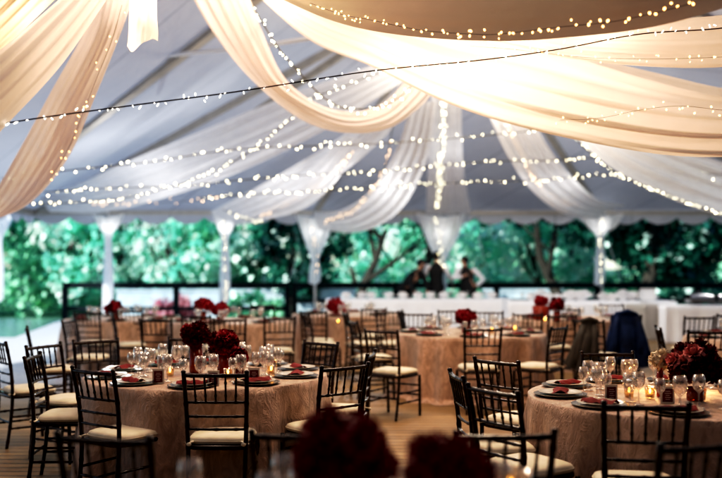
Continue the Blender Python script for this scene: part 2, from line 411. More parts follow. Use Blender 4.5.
def val(a, b):
    n = int((b-a).length/.06); P = []
    for i in range(n+1):
        p = a.lerp(b, i/n); d = (p-a).length
        sc = abs(math.sin(PI*d/.92))**.7
        out = Vector((0, 0, 1)).cross(b-a).normalized()*(.02*math.sin(d*5)+.03*math.sin(d*1.3))
        P.append([p+Vector((0, 0, .03)), p-Vector((0, 0, .16))+out*.5, p-Vector((0, 0, .20+.20*sc))+out])
    va.grid(P)
val(RC, LC); val(LC, NL); val(NR, RC)
tp(va.build('valance', M['roof']))
for x_, y0_, y1_ in ((12.25, -7, 9), (-8.85, -7, 5)):  # unseen side panels, added to keep ambient light off the foreground
    sw = MB(); sw.grid([[(x_+.04*math.sin(y0_+(y1_-y0_)*i/80*7), y0_+(y1_-y0_)*i/80, z_) for z_ in (.02, 1.5, EV)] for i in range(81)])
    tp(sw.build('light_block_panel', M['shadegrey']))
def beam(a, b, w=.10, name='rafter', h=.14):
    m = MB(); a = Vector(a)-Vector((0, 0, .08)); b = Vector(b)-Vector((0, 0, .08))
    d = (b-a).normalized(); s_ = d.cross(Vector((0, 0, 1))).normalized()*w/2; u_ = s_.cross(d).normalized()*h/2
    vs = [p+i*s_+j*u_ for p in (a, b) for i, j in ((-1, -1), (1, -1), (1, 1), (-1, 1))]
    m.add(vs, [(0, 1, 5, 4), (1, 2, 6, 5), (2, 3, 7, 6), (3, 0, 4, 7), (0, 3, 2, 1), (4, 5, 6, 7)], False)
    return tp(m.build(name, M['alu']))
polesU = [108, 225, 315, 440, 602]
dn = Vector((0, 0, .05))
beam(LC, PK); beam(RC, PK)
beam((gx(101, 24), 24, EV), PK)
for u in polesU[2:]: beam((gx(u, 23.9), 24, EV), PK)
beam((-8.9, 20.9, EV), (1.72, 10.4, 7.1), .14)
beam((-8.9, 12, EV), (1.72, 2, 7.1), .14)
for yy in (18, 10, 2): beam((12.3, yy, EV), (1.72, yy-6, 7.1))
beam(LC, RC, .09, 'eave_beam', .09); beam(LC, NL, .09, 'eave_beam'); beam(RC, NR, .09, 'eave_beam')
beam(PK, NP, .12, 'ridge_beam')
m = MB(); m.tube([at(120, 62, 16.5), at(190, 53, 14.6), at(250, 48, 13.4), at(311, 38, 12.2), at(420, 24, 11)], .035, 8); tp(m.build('purlin', M['whitepole']))
for u in polesU+[-12, 722+30]:
    m = MB(); m.tube([(gx(u, 23.9), 23.9, 0), (gx(u, 23.9), 23.9, EV)], .035, 10)
    m.box((gx(u, 23.9), 23.9, .01), (.2, .2, .02)); tp(m.build('pole', M['whitepole']))
for a, b in (((300, 250), (287, 286)), ((608, 240), (626, 298)), ((98, 245), (99, 290)), ((214, 250), (228, 240)), ((478, 235), (490, 280))):
    m = MB(); m.tube([at(*a, 24.4), at(*b, 25.8)], .012, 6); tp(m.build('guy_rope', M['whitepole']))

# ------------------------------------------------------------------ drapes
def drape(label, edges, mat, pleats=6, amp=.05, n=60, w=28, group=None, name='ceiling_drape', bulge=.0):
    E = [spline([at(*p) for p in e], n) for e in edges]
    ph = random.random()*6
    rows = []
    for i in range(n):
        cp = [e[i] for e in E]
        r = spline(cp, w) if len(cp) > 2 else [cp[0].lerp(cp[1], j/(w-1)) for j in range(w)]
        wid = (cp[0]-cp[-1]).length
        rr = []
        for j, p in enumerate(r):
            t = j/(w-1)
            nd = Vector((.25, -1, -.3)).normalized()
            a = amp*min(1, wid/.8)
            d = a*(math.sin(t*pleats*2*PI+ph+.6*math.sin(i/n*5))+.45*math.sin(t*pleats*4.7*PI+ph*2+i/n*3))
            rr.append(p+nd*(d-bulge*math.sin(PI*t)))
        rows.append(rr)
    m = MB(); m.grid(rows)
    o = m.build(name, mat)
    c = sum((Vector(v) for v in m.v), Vector())/len(m.v)
    o.data.transform(Matrix.Translation(-c)); o.location = c
    return tag(o, label, 'drape', group or 'fabric drapes swagged under the tent roof')

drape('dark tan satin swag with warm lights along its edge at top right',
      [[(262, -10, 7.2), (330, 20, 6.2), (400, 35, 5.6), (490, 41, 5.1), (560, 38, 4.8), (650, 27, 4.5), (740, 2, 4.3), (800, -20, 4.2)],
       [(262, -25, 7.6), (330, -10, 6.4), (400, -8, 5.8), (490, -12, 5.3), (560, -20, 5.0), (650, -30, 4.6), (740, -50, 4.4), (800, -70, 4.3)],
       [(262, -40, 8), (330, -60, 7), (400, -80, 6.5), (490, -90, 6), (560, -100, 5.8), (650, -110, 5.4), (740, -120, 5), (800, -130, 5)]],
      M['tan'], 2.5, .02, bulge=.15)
drape('tan swag with small lights between dark swag and bright swag, far right',
      [[(440, 30, 7.2), (490, 42, 6.9), (560, 57, 6.6), (640, 66, 6.4), (722, 67, 6.2), (800, 55, 6)],
       [(440, 20, 7.2), (490, 20, 6.9), (560, 22, 6.6), (640, 20, 6.4), (722, 15, 6.2), (800, 0, 6)]],
      M['cream'], 3, .03)
drape('huge bright cream swag sweeping from top centre to the right edge',
      [[(254, -8, 10), (310, 40, 9), (371, 66, 8.2), (440, 100, 7.6), (520, 127, 7), (640, 152, 6.5), (722, 158, 6.2), (800, 150, 6)],
       [(256, -12, 10), (320, 22, 9.1), (380, 45, 8.3), (450, 72, 7.8), (530, 95, 7.2), (640, 118, 6.8), (722, 128, 6.5), (800, 126, 6.3)],
       [(262, -15, 10.2), (325, 5, 9.4), (390, 18, 8.8), (460, 34, 8.3), (540, 48, 7.8), (640, 78, 7.4), (722, 96, 7.2), (800, 100, 7)]],
      M['cream'], 3.5, .075, bulge=.15)
drape('beige inner fold of fabric above the bright swag at right edge',
      [[(560, 50, 8.2), (610, 62, 8.2), (665, 75, 8.1), (722, 88, 8), (800, 98, 8)],
       [(560, 60, 8), (610, 80, 7.9), (665, 98, 7.8), (722, 108, 7.7), (800, 112, 7.6)]], M['cream'], 2, .02)
drape('bright cream band crossing the top left corner',
      [[(72, -12, 5.4), (40, 16, 5.1), (0, 50, 4.8), (-60, 95, 4.5)],
       [(95, -14, 5.3), (58, 30, 5.0), (0, 88, 4.6), (-60, 140, 4.3)],
       [(116, -14, 5.4), (62, 64, 5.0), (0, 132, 4.7), (-60, 200, 4.4)]], M['cream'], 4, .045)
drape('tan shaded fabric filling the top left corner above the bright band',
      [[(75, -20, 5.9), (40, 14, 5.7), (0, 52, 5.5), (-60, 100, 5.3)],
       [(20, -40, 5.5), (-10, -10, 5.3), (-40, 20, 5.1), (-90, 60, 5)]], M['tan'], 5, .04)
drape('peach pleated drape falling from top left toward the lower left edge',
      [[(98, -14, 7.4), (85, 30, 7.6), (52, 90, 8.2), (22, 145, 9), (-8, 195, 10), (-30, 215, 11)],
       [(118, -16, 7.3), (102, 40, 7.4), (72, 100, 8), (40, 160, 8.9), (8, 205, 10), (-20, 225, 11)],
       [(137, -14, 7.5), (122, 30, 7.6), (98, 90, 8.2), (68, 158, 9), (30, 203, 10), (-10, 222, 11)]], M['creamthin'], 6, .05)
drape('gathered cream tail hanging straight down at top left',
      [[(129, -14, 6.0), (129, 15, 6.0), (128, 38, 6.0), (127, 46, 6.0)],
       [(134, -14, 5.9), (134, 15, 5.88), (133, 36, 5.86), (132, 52, 5.9)],
       [(142, -14, 5.88), (142, 15, 5.86), (141, 32, 5.8), (141, 44, 5.82)],
       [(148, -14, 5.88), (148, 15, 5.86), (148, 32, 5.85), (147, 41, 5.85)],
       [(153, -14, 5.95), (153, 15, 5.9), (154, 32, 5.9), (153, 39, 5.9)],
       [(157, -14, 6.0), (157, 15, 6.0), (158, 30, 6.0), (158, 41, 6.0)]], M['cream'], 3, .04, name='drape_tail')
drape('peach drape looping down from top centre and up behind the bright swag',
      [[(186, -14, 9.2), (215, 35, 9.6), (252, 80, 10), (300, 119, 10.4), (345, 133, 10.6), (390, 128, 10.8), (425, 102, 11), (440, 80, 11)],
       [(215, -14, 9), (242, 40, 9.4), (272, 85, 9.8), (315, 113, 10.2), (352, 124, 10.5), (388, 116, 10.7), (412, 95, 10.9), (430, 70, 11)],
       [(246, -14, 9.2), (262, 30, 9.6), (285, 78, 10), (318, 104, 10.4), (352, 112, 10.6), (382, 104, 10.8), (402, 85, 11), (418, 62, 11)]], M['creamthin'], 4, .05)
drape('broad white voile swag running from roof centre to the leftmost far pole',
      [[(405, 82, 14), (330, 128, 16), (241, 172, 18), (160, 200, 20), (100, 213, 22), (50, 212, 23)],
       [(395, 72, 14), (310, 112, 16), (222, 150, 18), (150, 180, 20), (90, 198, 22), (40, 200, 23)],
       [(382, 62, 14.2), (290, 95, 16), (200, 132, 18), (120, 165, 20), (70, 188, 22), (30, 195, 23)]], M['sheer'], 5, .06)
drape('second white voile swag lower down, ending at the second far pole',
      [[(420, 90, 15), (380, 140, 17), (330, 180, 19), (270, 212, 21), (225, 222, 22.5)],
       [(400, 85, 15), (350, 130, 17), (290, 168, 19), (240, 196, 21), (210, 212, 22.5)]], M['sheer'], 4, .06)
drape('voile swag dropping to the pole left of centre from above',
      [[(345, 135, 16.5), (312, 168, 18.5), (275, 195, 20.5), (225, 214, 22.6)],
       [(362, 140, 16.5), (335, 182, 18.5), (300, 210, 20.5), (235, 226, 22.6)]], M['sheer'], 3, .05)
drape('wide pale voile swag left of centre with a soft belly below',
      [[(412, 100, 15), (395, 150, 17), (370, 190, 19.5), (340, 210, 21.5), (313, 212, 23)],
       [(436, 102, 15), (425, 165, 17), (398, 212, 19.5), (360, 232, 21.5), (318, 230, 23)]], M['sheer2'], 4, .06)
drape('straight voile panel falling to the centre pole',
      [[(432, 95, 15), (430, 140, 18), (428, 180, 21), (426, 214, 23)],
       [(462, 100, 15), (463, 140, 18), (466, 180, 21), (472, 214, 23)]], M['sheer'], 3, .05)
drape('voile swag curving down to the pole right of centre',
      [[(486, 108, 14), (508, 155, 16), (532, 190, 19), (562, 213, 21.5), (598, 220, 23)],
       [(505, 108, 14), (528, 150, 16), (552, 182, 19), (580, 205, 21.5), (606, 212, 23)],
       [(530, 112, 14), (552, 150, 16), (576, 180, 19), (600, 200, 21.5), (626, 205, 23)]], M['sheer2'], 4, .06)
drape('broad pale voile running down to the right edge below the bright swag',
      [[(568, 130, 13), (600, 160, 14), (640, 184, 15), (690, 206, 16), (760, 226, 17)],
       [(590, 125, 13), (630, 150, 14), (680, 172, 15), (730, 190, 16), (790, 205, 17)],
       [(610, 118, 13), (660, 140, 14), (710, 158, 15), (760, 172, 16), (810, 180, 17)]], M['sheer2'], 4, .06)
TL = 'tied white voile tails on the tent poles'
def tail(u, vt, w, vn, wn, vb, label, k=0):
    Y = 23.6
    drape(label, [[(u-w, vt, Y), (u-w*.62, vt+(vn-vt)*.5, Y), (u-wn, vn, Y), (u-wn-1.2, (vn+vb)/2, Y), (u-wn-2, vb, Y)],
                  [(u, vt+4, Y-.35), (u, (vt+vn)/2, Y-.3), (u, vn, Y-.15), (u+1, (vn+vb)/2, Y-.2), (u, vb+2, Y-.2)],
                  [(u+w, vt, Y), (u+w*.7, vt+(vn-vt)*.5, Y), (u+wn, vn, Y), (u+wn+1.5, (vn+vb)/2, Y), (u+wn+1, vb-2, Y)]],
          M['skywhite'] if k == 0 else M['sheer2'], 3, .05, name='drape_tail', group=TL)
tail(108, 214, 16, 238, 4, 312, 'white tied tail on the far-left pole above the railing')
tail(225, 214, 13, 240, 4, 303, 'white tied tail with lights on the second pole from the left')
tail(315, 214, 20, 258, 4.5, 283, 'white funnel tail on the third pole from the left')
tail(441, 213, 25, 262, 5, 292, 'wide voile funnel tail above the waiter standing upright', 1)
tail(600, 213, 23, 238, 4, 284, 'short voile funnel tail on the right-hand pole', 1)
tail(0, 208, 15, 240, 2.5, 300, 'white tail cut by the left edge of the view')

# ------------------------------------------------------------------ light strings
def bulb_mesh(mat, r, l):
    m = MB(); m.ell((0, 0, 0), (r, r, l), 8, 5); return m.mesh('bulb', mat)
BM = {'w': bulb_mesh(M['bulb_white'], .0058, .0088), 'o': bulb_mesh(M['bulb_warm'], .0066, .0098), 'n': bulb_mesh(M['bulb_near'], .0038, .012),
      'g': bulb_mesh(M['bulb_orange'], .0058, .008)}
def lights(label, pts, kind='w', sp=.13, cab=.0075, cmat='cable_far', jit=.03, raw=False):
    P = spline([at(*p) for p in pts], 160)
    t = empty('light_string', P[0], 0, label, 'string lights', 'strings of small lights under the tent roof')
    m = MB(); m.tube([p-P[0] for p in P[::2]], cab, 5); m.build('cable', M[cmat], t)
    sp *= .78; acc = 0; nxt = sp*.5; n = 0
    for i in range(1, len(P)):
        acc += (P[i]-P[i-1]).length
        while acc > nxt and n < 100:
            b = bpy.data.objects.new('bulb', BM[kind]); col.objects.link(b); b.parent = t
            b.location = P[i]-P[0]+Vector((random.gauss(0, jit*.6), random.gauss(0, jit*.5), random.gauss(0, jit*.75)))
            b.rotation_euler = (random.uniform(-1, 1), random.uniform(-1, 1), 0)
            k = random.uniform(.7, 1.2); b.scale = (k, k, k)
            n += 1; nxt += sp*random.choice((.45, .7, 1, 1, 1.3, 1.8))
lights('nearest black-cabled light string rising from left edge to upper right', [(-40, 131, 4.6), (0, 124, 4.7), (60, 115, 4.8), (150, 103, 5), (241, 91, 5.1), (371, 71, 5.3), (481, 60, 5.4), (560, 49, 5.4), (640, 34, 5.4), (722, 28, 5.4), (800, 15, 5.3)], 'n', .062, .0042, 'cable', .017)
lights('light string below the nearest one, running under the big swag', [(2, 178, 12), (80, 169, 12.5), (150, 162, 13), (241, 149, 13.5), (371, 144, 14), (480, 136, 14.5), (550, 128, 14.5), (600, 118, 14)], 'w', .145)
lights('upper of the two long strings crossing mid ceiling', [(44, 192, 14), (110, 188, 14.5), (180, 186, 15), (241, 180, 15), (320, 174, 15.5), (371, 172, 15.5), (480, 162, 16), (560, 160, 16), (640, 154, 16), (730, 150, 16)], 'w', .15)
lights('lower of the two long strings crossing mid ceiling', [(200, 198, 15.5), (241, 195, 15.5), (300, 192, 16), (350, 189, 16), (430, 184, 16.5), (480, 182, 16.5), (540, 180, 16.5), (600, 175, 16.5), (660, 171, 16.5), (730, 170, 16)], 'w', .12)
lights('light string climbing from the far left toward roof centre', [(30, 204, 15), (90, 202, 15), (140, 195, 14.8), (205, 176, 14.5), (241, 157, 14), (280, 128, 13.4), (310, 100, 13), (340, 88, 12.7), (372, 75, 12.5), (400, 68, 12)], 'w', .13)
lights('light string dropping steeply from top centre past the peach drape', [(246, -5, 9.5), (262, 22, 9.8), (280, 50, 10), (300, 73, 10.2), (322, 96, 10.4), (345, 108, 10.5), (378, 107, 10.6), (398, 98, 10.7), (414, 84, 10.8)], 'w', .075)
lights('short bright light string low over the second pole', [(222, 209, 20), (234, 214, 20), (247, 219, 20), (262, 222, 20.4)], 'w', .12)
lights('light string following the voile down to the left-centre pole', [(352, 152, 16.5), (338, 168, 18), (312, 188, 19.5), (285, 203, 20.5), (262, 216, 21.5)], 'o', .14)
lights('light string along the wide voile belly left of centre', [(400, 95, 15), (392, 130, 16), (384, 170, 17.5), (368, 195, 19.5), (350, 212, 21), (325, 222, 22.5)], 'o', .22)
lights('vertical light string down the centre voile panel', [(444, 96, 15), (443, 130, 17), (440, 170, 20), (437, 210, 22.6)], 'w', .13, jit=.05)
lights('lights inside the centre funnel tail', [(436, 218, 22.9), (440, 235, 22.9), (441, 255, 22.9), (443, 270, 22.9)], 'w', .1, jit=.06)
lights('light string following the curved voile right of centre', [(505, 118, 14), (517, 146, 16), (532, 176, 18), (548, 192, 20), (570, 203, 21.5), (600, 203, 22.5)], 'o', .10)
lights('lights down the right-hand pole tail', [(601, 218, 23), (601, 232, 22.9), (600, 250, 22.9), (601, 268, 22.9), (600, 283, 22.9)], 'w', .12, jit=.04)
lights('warm light string descending to the right edge below the bright swag', [(572, 135, 12.9), (590, 152, 13.4), (612, 170, 13.8), (640, 184, 14.2), (680, 200, 14.8), (722, 214, 15.4), (760, 226, 16)], 'w', .115, jit=.015)
lights('lights wound down the second pole tail', [(224, 222, 23), (225, 240, 23), (225, 262, 23), (226, 285, 23), (225, 302, 23)], 'w', .12, jit=.05)
lights('lights in the funnel tail left of centre', [(312, 224, 23), (314, 240, 23), (316, 256, 23), (317, 276, 23)], 'o', .16, jit=.06)
lights('warm lights strung along the dark tan swag', [(310, 3, 6.1), (340, 14, 5.8), (371, 20, 5.45), (420, 30, 5.15), (470, 34, 4.92), (500, 34, 4.78), (560, 27, 4.62), (610, 22, 4.48), (650, 14, 4.35), (690, 4, 4.22)], 'g', .052, .0015, 'tanthread' if 'tanthread' in M else 'cable', .016)
lights('warm lights along the tan swag beneath the dark one', [(470, 46, 6.7), (520, 50, 6.5), (580, 57, 6.3), (650, 59, 6.15), (722, 57, 6), (760, 54, 6)], 'g', .075, .0015, 'cable_far', .02)
lights('warm lights scattered on the bright swag near the right edge', [(560, 120, 6.6), (600, 118, 6.45), (640, 110, 6.35), (680, 106, 6.2), (722, 110, 6.1), (760, 112, 6)], 'g', .055, .0015, 'cable_far', .035)
lights('sparse lights down the peach pleated drape at left', [(122, 5, 7.1), (112, 40, 7.2), (98, 75, 7.4), (84, 110, 7.8), (70, 145, 8.4), (50, 180, 9)], 'g', .17, .002, 'cable_far', .04)
lights('sparse lights fading along the lower voile swag', [(90, 205, 21), (150, 203, 20), (200, 200, 19.5), (225, 196, 19)], 'o', .25, .003, 'cable_far', .05)
lights('short string from the curved voile toward the bright swag', [(640, 158, 15), (668, 162, 15), (700, 172, 15.4), (730, 176, 15.6)], 'w', .22, jit=.06)

# ------------------------------------------------------------------ chiavari chair
def ring_rad(base, L, n, amp=.0028):
    k = n*6+1; rr = []
    for i in range(k):
        rr.append(base+(amp if i % 6 == 3 else 0))
    return k, rr
def bamboo(m, p0, p1, r, n=3, mid=None, seg=8):
    k, rr = ring_rad(r, 1, n)
    p0, p1 = Vector(p0), Vector(p1)
    pts = spline([p0, mid, p1], k) if mid is not None else [p0.lerp(p1, i/(k-1)) for i in range(k)]
    m.tube(pts, rr, seg)
def make_chair():
    t = empty('chiavari_chair', (0, 0, 0), 0, 'x', 'chair', 'dark wooden banquet chairs with ivory cushions')
    for s in (-1, 1):
        m = MB(); k, rr = ring_rad(.0145, 1, 7)
        pts = spline([(s*.170, -.235, 0), (s*.176, -.205, .22), (s*.180, -.190, .44), (s*.188, -.205, .68), (s*.196, -.25, .915)], k)
        rr = [r*(1-.12*abs(i/k-.45)) for i, r in enumerate(rr)]
        m.tube(pts, rr, 10); m.ell((s*.196, -.251, .918), (.016, .016, .012)); m.build('back_leg', M['wood'], t)
        m = MB(); bamboo(m, (s*.195, .205, 0), (s*.198, .190, .43), .0145, 4, seg=10); m.build('front_leg', M['wood'], t)
        m = MB(); bamboo(m, (s*.196, .195, .17), (s*.176, -.208, .17), .009, 3); bamboo(m, (s*.197, .193, .27), (s*.178, -.202, .27), .009, 3); m.build('side_stretcher', M['wood'], t)
    m = MB(); bamboo(m, (-.196, .2, .22), (.196, .2, .22), .009, 3); bamboo(m, (-.196, .197, .32), (.196, .197, .32), .009, 3); m.build('front_stretcher', M['wood'], t)
    m = MB(); bamboo(m, (-.175, -.208, .22), (.175, -.208, .22), .009, 3); m.build('rear_stretcher', M['wood'], t)
    m = MB(); bamboo(m, (-.195, -.246, .895), (.195, -.246, .895), .0125, 4, Vector((0, -.262, .895))); m.build('top_rail', M['wood'], t)
    for z, y, x in ((.725, -.215, .188), (.635, -.201, .186), (.555, -.196, .184)):
        m = MB(); bamboo(m, (-x, y, z), (x, y, z), .0085, 3, Vector((0, y-.012, z))); m.build('back_rail', M['wood'], t)
    for i in range(5):
        x = (-2+i)*.064
        m = MB(); bamboo(m, (x*.97, -.225, .727), (x*1.02, -.257, .89), .0065, 2, seg=6); m.build('spindle', M['wood'], t)
    m = MB()
    prof = []
    n = 28
    def se(a, w, d, y0=0):
        ca, sa = math.cos(a), math.sin(a); k = 2/5
        return (w*math.copysign(abs(ca)**k, ca)*(1+.05*sa), y0+d*math.copysign(abs(sa)**k, sa))
    rows = []
    for z, q in ((.425, .0), (.425, .98), (.432, 1.0), (.444, 1.0), (.452, .98), (.452, .0)):
        rows.append([(x, y, z) for x, y in (se(2*PI*j/n, .205*max(q, .01), .208*max(q, .01)) for j in range(n))])
    m.grid(rows, True); m.build('seat', M['wood'], t)
    m = MB(); rows = []
    for z, q in ((.4535, .0), (.4535, .96), (.460, 1.0), (.478, 1.01), (.492, .97), (.502, .85), (.508, .55), (.510, .0)):
        rows.append([(x, y, z) for x, y in (se(2*PI*j/n, .197*max(q, .01), .190*max(q, .01), .012) for j in range(n))])
    m.grid(rows, True); cu = m.build('cushion', M['cushion'], t)
    m = MB(); rows = []
    m.tube([(se(2*PI*j/n, .2, .193, .012)[0], se(2*PI*j/n, .2, .193, .012)[1], .474) for j in range(n+1)], .0032, 5, False)
    m.build('piping', M['cushion'], cu)
    for s in (-1, 1):
        m = MB(); m.tube([(s*.15, -.178, .475), (s*.178, -.215, .465), (s*.195, -.18, .462), (s*.16, -.165, .47)], .006, 6); m.ell((s*.17, -.215, .463), (.016, .009, .012)); m.build('tie', M['cushion'], cu)
    return t
CH = Proto(make_chair())
def chair(u, Yb, th, label):            # u, Yb: the middle of the backrest; th: facing, degrees clockwise from straight away
    X = gx(u, Yb); a = R(th)
    o = CH.place((X+math.sin(a)*.21, Yb+math.cos(a)*.21, 0), -a+random.uniform(-.03, .03), label)
    return o
chairs = [
 (216, 5.46, 2, 'chair centred in front of the near left table, back to the viewer'),
 (98, 5.60, 33, 'chair at the near left table, left of its front chair, overlapping a farther chair'),
 (38, 6.45, 84, 'nearly edge-on dark chair at the left side of the near left table'),
 (47, 7.30, 112, 'edge-on chair behind another at the left side of the near left table'),
 (3, 7.7, 52, 'chair cut off by the left edge of the view'),
 (31, 9.3, 68, 'narrow-looking chair standing on the bright deck near the left edge'),
 (97, 7.75, 145, 'chair on the far left side of the near left table, facing the camera'),
 (190, 8.0, 182, 'chair behind the red bouquets of the near left table'),
 (318, 7.55, 222, 'low-looking chair on the far right side of the near left table'),
 (341, 5.82, -38, 'chair at the near left table, just above the blurred left flowers'),
 (366, 6.65, -80, 'edge-on chair at the right side of the near left table'),
 (482, 9.30, -3, 'chair centred in front of the middle table, back to the viewer'),
 (383, 9.0, 34, 'chair at the left front of the middle table with legs fully visible'),
 (356, 10.5, 75, 'chair at the left side of the middle table, beside a farther cloth'),
 (556, 9.5, -52, 'chair at the right side of the middle table'),
 (562, 11.7, -12, 'chair standing between the middle table and the red vase table'),
 (390, 12.7, 165, 'smallest chair behind the middle table toward the left'),
 (403, 12.9, 100, 'edge-on chair behind the left part of the middle table'),
 (417, 12.1, 195, 'chair directly behind the left half of the middle table'),
 (489, 12.6, 185, 'chair behind the middle table, right of its red bouquet'),
 (500, 6.15, 48, 'chair at the upper left of the near right table'),
 (497, 4.72, 58, 'nearer chair left of the near right table with glossy top rail'),
 (463, 5.35, 84, 'edge-on dark chair left of the near right table'),
 (644, 4.22, 8, 'chair in front of the near right table, back to the viewer'),
 (609, 6.62, 176, 'chair on the far side of the near right table, below the navy jacket'),
 (157, 10.8, 4, 'chair with back to the viewer, above the left glasses of the near left table'),
 (230, 10.9, -6, 'chair behind the bouquets, in front of the second left far table'),
 (279, 11.2, -12, 'chair in front of the second left far table, at its right end'),
 (308, 12.2, 72, 'edge-on chair between the second left far table and its right neighbour'),
 (314, 12.7, 14, 'chair facing the far table with the small red bouquet'),
 (115, 12.2, 70, 'narrow-looking chair right in front of the far left table'),
 (131, 13.0, 10, 'blurred chair behind, to the right of the far left table'),
 (348, 12.4, 78, 'edge-on chair left of the middle table beside the farther champagne cloth'),
 (698, 11.4, -4, 'chair against the white tablecloth near the right edge'),
 (707, 8.9, 6, 'chair just above the pink-tipped bouquet at the right'),
 (662, 9.4, 100, 'edge-on chair standing alone right of the navy jacket'),
 (726, 12.0, -20, 'chair cut by the right edge in front of the white cloth'),
 (568, 13.6, 30, 'chair partly hidden behind the one beside the middle table'),
 (612, 15.2, 180, 'far chair whose top shows left above the navy jacket'),
 (72, 10.6, 95, 'chair seen from the side beside the far left table'),
 (528, 12.1, 8, 'chair in front of the table with the tall red vase'),
 (373, 13.6, -14, 'chair at the right end of the far table left of centre'),
 (88, 12.4, 12, 'leftmost chair in front of the far left table'),
 (197, 11.6, 6, 'chair in front of the second left far table, behind the tall bouquet'),
 (262, 14.8, 188, 'chair behind the second left far table, facing the camera'),
 (452, 13.0, 172, 'chair behind the middle table, left of its red bouquet'),
 (108, 3.42, 14, 'blurred foreground chair at the lower left corner'),
 (302, 3.5, 4, 'blurred foreground chair behind the left dark red flowers'),
 (503, 3.5, -4, 'blurred foreground chair behind the right dark red flowers'),
 (700, 3.3, -18, 'blurred foreground chair at the lower right corner'),
]
for c in chairs: chair(*c)

# ------------------------------------------------------------------ round tables
def cloth(name, X, Y, Rr, mat, label, seed, hz=.75, group='champagne cloths on round tables', nf=13):
    rnd = random.Random(seed); ph = [rnd.random()*6.28 for _ in range(5)]
    m = MB(); n = 220; rows = []
    fr = [nf, nf*.6, nf*1.7]
    def rad(a, k):
        w = (math.sin(fr[0]*a+ph[0]+.8*math.sin(3*a+ph[3]))*.55+.45*math.sin(round(fr[1])*a+ph[1])+.25*math.sin(round(fr[2])*a+ph[2]))
        return Rr+k*.05+.10*k**.65*w
    rows.append([(0, 0, hz)]*n)
    for q in (.3, .6, .85, .97): rows.append([(Rr*q*math.cos(2*PI*j/n), Rr*q*math.sin(2*PI*j/n), hz+.003*math.sin(9*2*PI*j/n+q*7)) for j in range(n)])
    rows.append([(Rr*math.cos(2*PI*j/n), Rr*math.sin(2*PI*j/n), hz-.006) for j in range(n)])
    for i in range(1, 15):
        k = i/14; z = (hz-.012)*(1-k)+.012
        rows.append([(rad(2*PI*j/n, k)*math.cos(2*PI*j/n), rad(2*PI*j/n, k)*math.sin(2*PI*j/n), z) for j in range(n)])
    rows.append([((rad(2*PI*j/n, 1)+.06+.03*math.sin(31*2*PI*j/n))*math.cos(2*PI*j/n), (rad(2*PI*j/n, 1)+.06+.03*math.sin(31*2*PI*j/n))*math.sin(2*PI*j/n), .03+.02*math.sin(40*2*PI*j/n+ph[2])) for j in range(n)])
    rows.append([((rad(2*PI*j/n, 1)+.10)*math.cos(2*PI*j/n), (rad(2*PI*j/n, 1)+.10)*math.sin(2*PI*j/n), .006) for j in range(n)])
    m.grid(rows, True)
    o = m.build(name, mat, loc=(X, Y, 0)); tag(o, label, 'tablecloth', group); return o
TB = {
 'A': (gx(207, 6.70), 6.70, .91), 'B': (gx(471, 10.86), 10.86, .91), 'C': (gx(674, 5.57), 5.57, .91), 'D': (-.03, 2.18, .91),
 'E': (gx(572, 13.9), 13.9, .91), 'F': (gx(124, 13.8), 13.8, .91), 'G': (gx(230, 13.2), 13.2, .91), 'H': (gx(345, 15.1), 15.1, .91), 'I': (gx(768, 10.1), 10.1, .91)}
CL = {'A': 'champagne crinkled cloth on the near left table with tall red bouquets', 'B': 'champagne crinkled cloth on the middle table, hem pooling on the deck',
      'C': 'champagne crinkled cloth on the near right table lit by candles', 'D': 'champagne cloth on the foreground table under the blurred flowers',
      'E': 'champagne cloth on the table with the tall red vase, behind the jackets', 'F': 'champagne cloth on the far left table by the railing',
      'G': 'champagne cloth on the second far table from the left', 'H': 'champagne cloth on the far table left of the long white one', 'I': 'champagne cloth on the table cut by the right edge'}
for i, (k, (X, Y, r)) in enumerate(TB.items()): cloth('tablecloth', X, Y, r, M['champagne'], CL[k], i+3)

# tableware prototypes
def lathe_obj(name, prof, mat, n=20, parent=None):
    m = MB(); m.lathe(prof, n); return m.build(name, mat, parent)
def mk_goblet():
    o = lathe_obj('wine_glass', [(0, .002), (.034, .002), (.034, .004), (.006, .010), (.0042, .03), (.004, .085), (.010, .095), (.028, .112), (.036, .135), (.037, .16), (.031, .195), (.0296, .195), (.0352, .16), (.034, .136), (.026, .114), (0, .101)], M['glass'])
    tag(o, 'x', 'glass'); return o
def mk_water():
    o = lathe_obj('water_glass', [(0, .002), (.036, .002), (.036, .005), (.008, .012), (.0055, .05), (.012, .062), (.036, .085), (.043, .12), (.042, .15), (.037, .178), (.0355, .178), (.0405, .15), (.041, .12), (.034, .087), (0, .068)], M['glass'])
    tag(o, 'x', 'glass'); return o
def mk_plate():
    o = lathe_obj('dinner_plate', [(0, .012), (.09, .012), (.105, .016), (.135, .024), (.137, .026), (.134, .027), (.105, .020), (.088, .016), (0, .016)], M['plate'], 32)
    tag(o, 'x', 'plate'); return o
def mk_charger():
    o = lathe_obj('charger_plate', [(0, .001), (.13, .001), (.165, .010), (.167, .012), (.163, .013), (.13, .006), (0, .006)], M['charger'], 36)
    tag(o, 'x', 'plate'); return o
def mk_napkin():
    m = MB(); P = []
    for i in range(13):
        r = []
        for j in range(9):
            x = (i/12-.5)*.20; y = (j/8-.5)*(.075+.03*abs(i/12-.5)*2)
            r.append((x, y, .030+.020*math.cos((j/8-.5)*PI)+.005*math.sin(i*1.3+j)))
        P.append(r)
    m.grid(P); m.grid([[(x, y, .028) for x, y, z in r] for r in P][::-1])
    o = m.build('folded_napkin', M['napkin']); tag(o, 'x', 'napkin'); return o
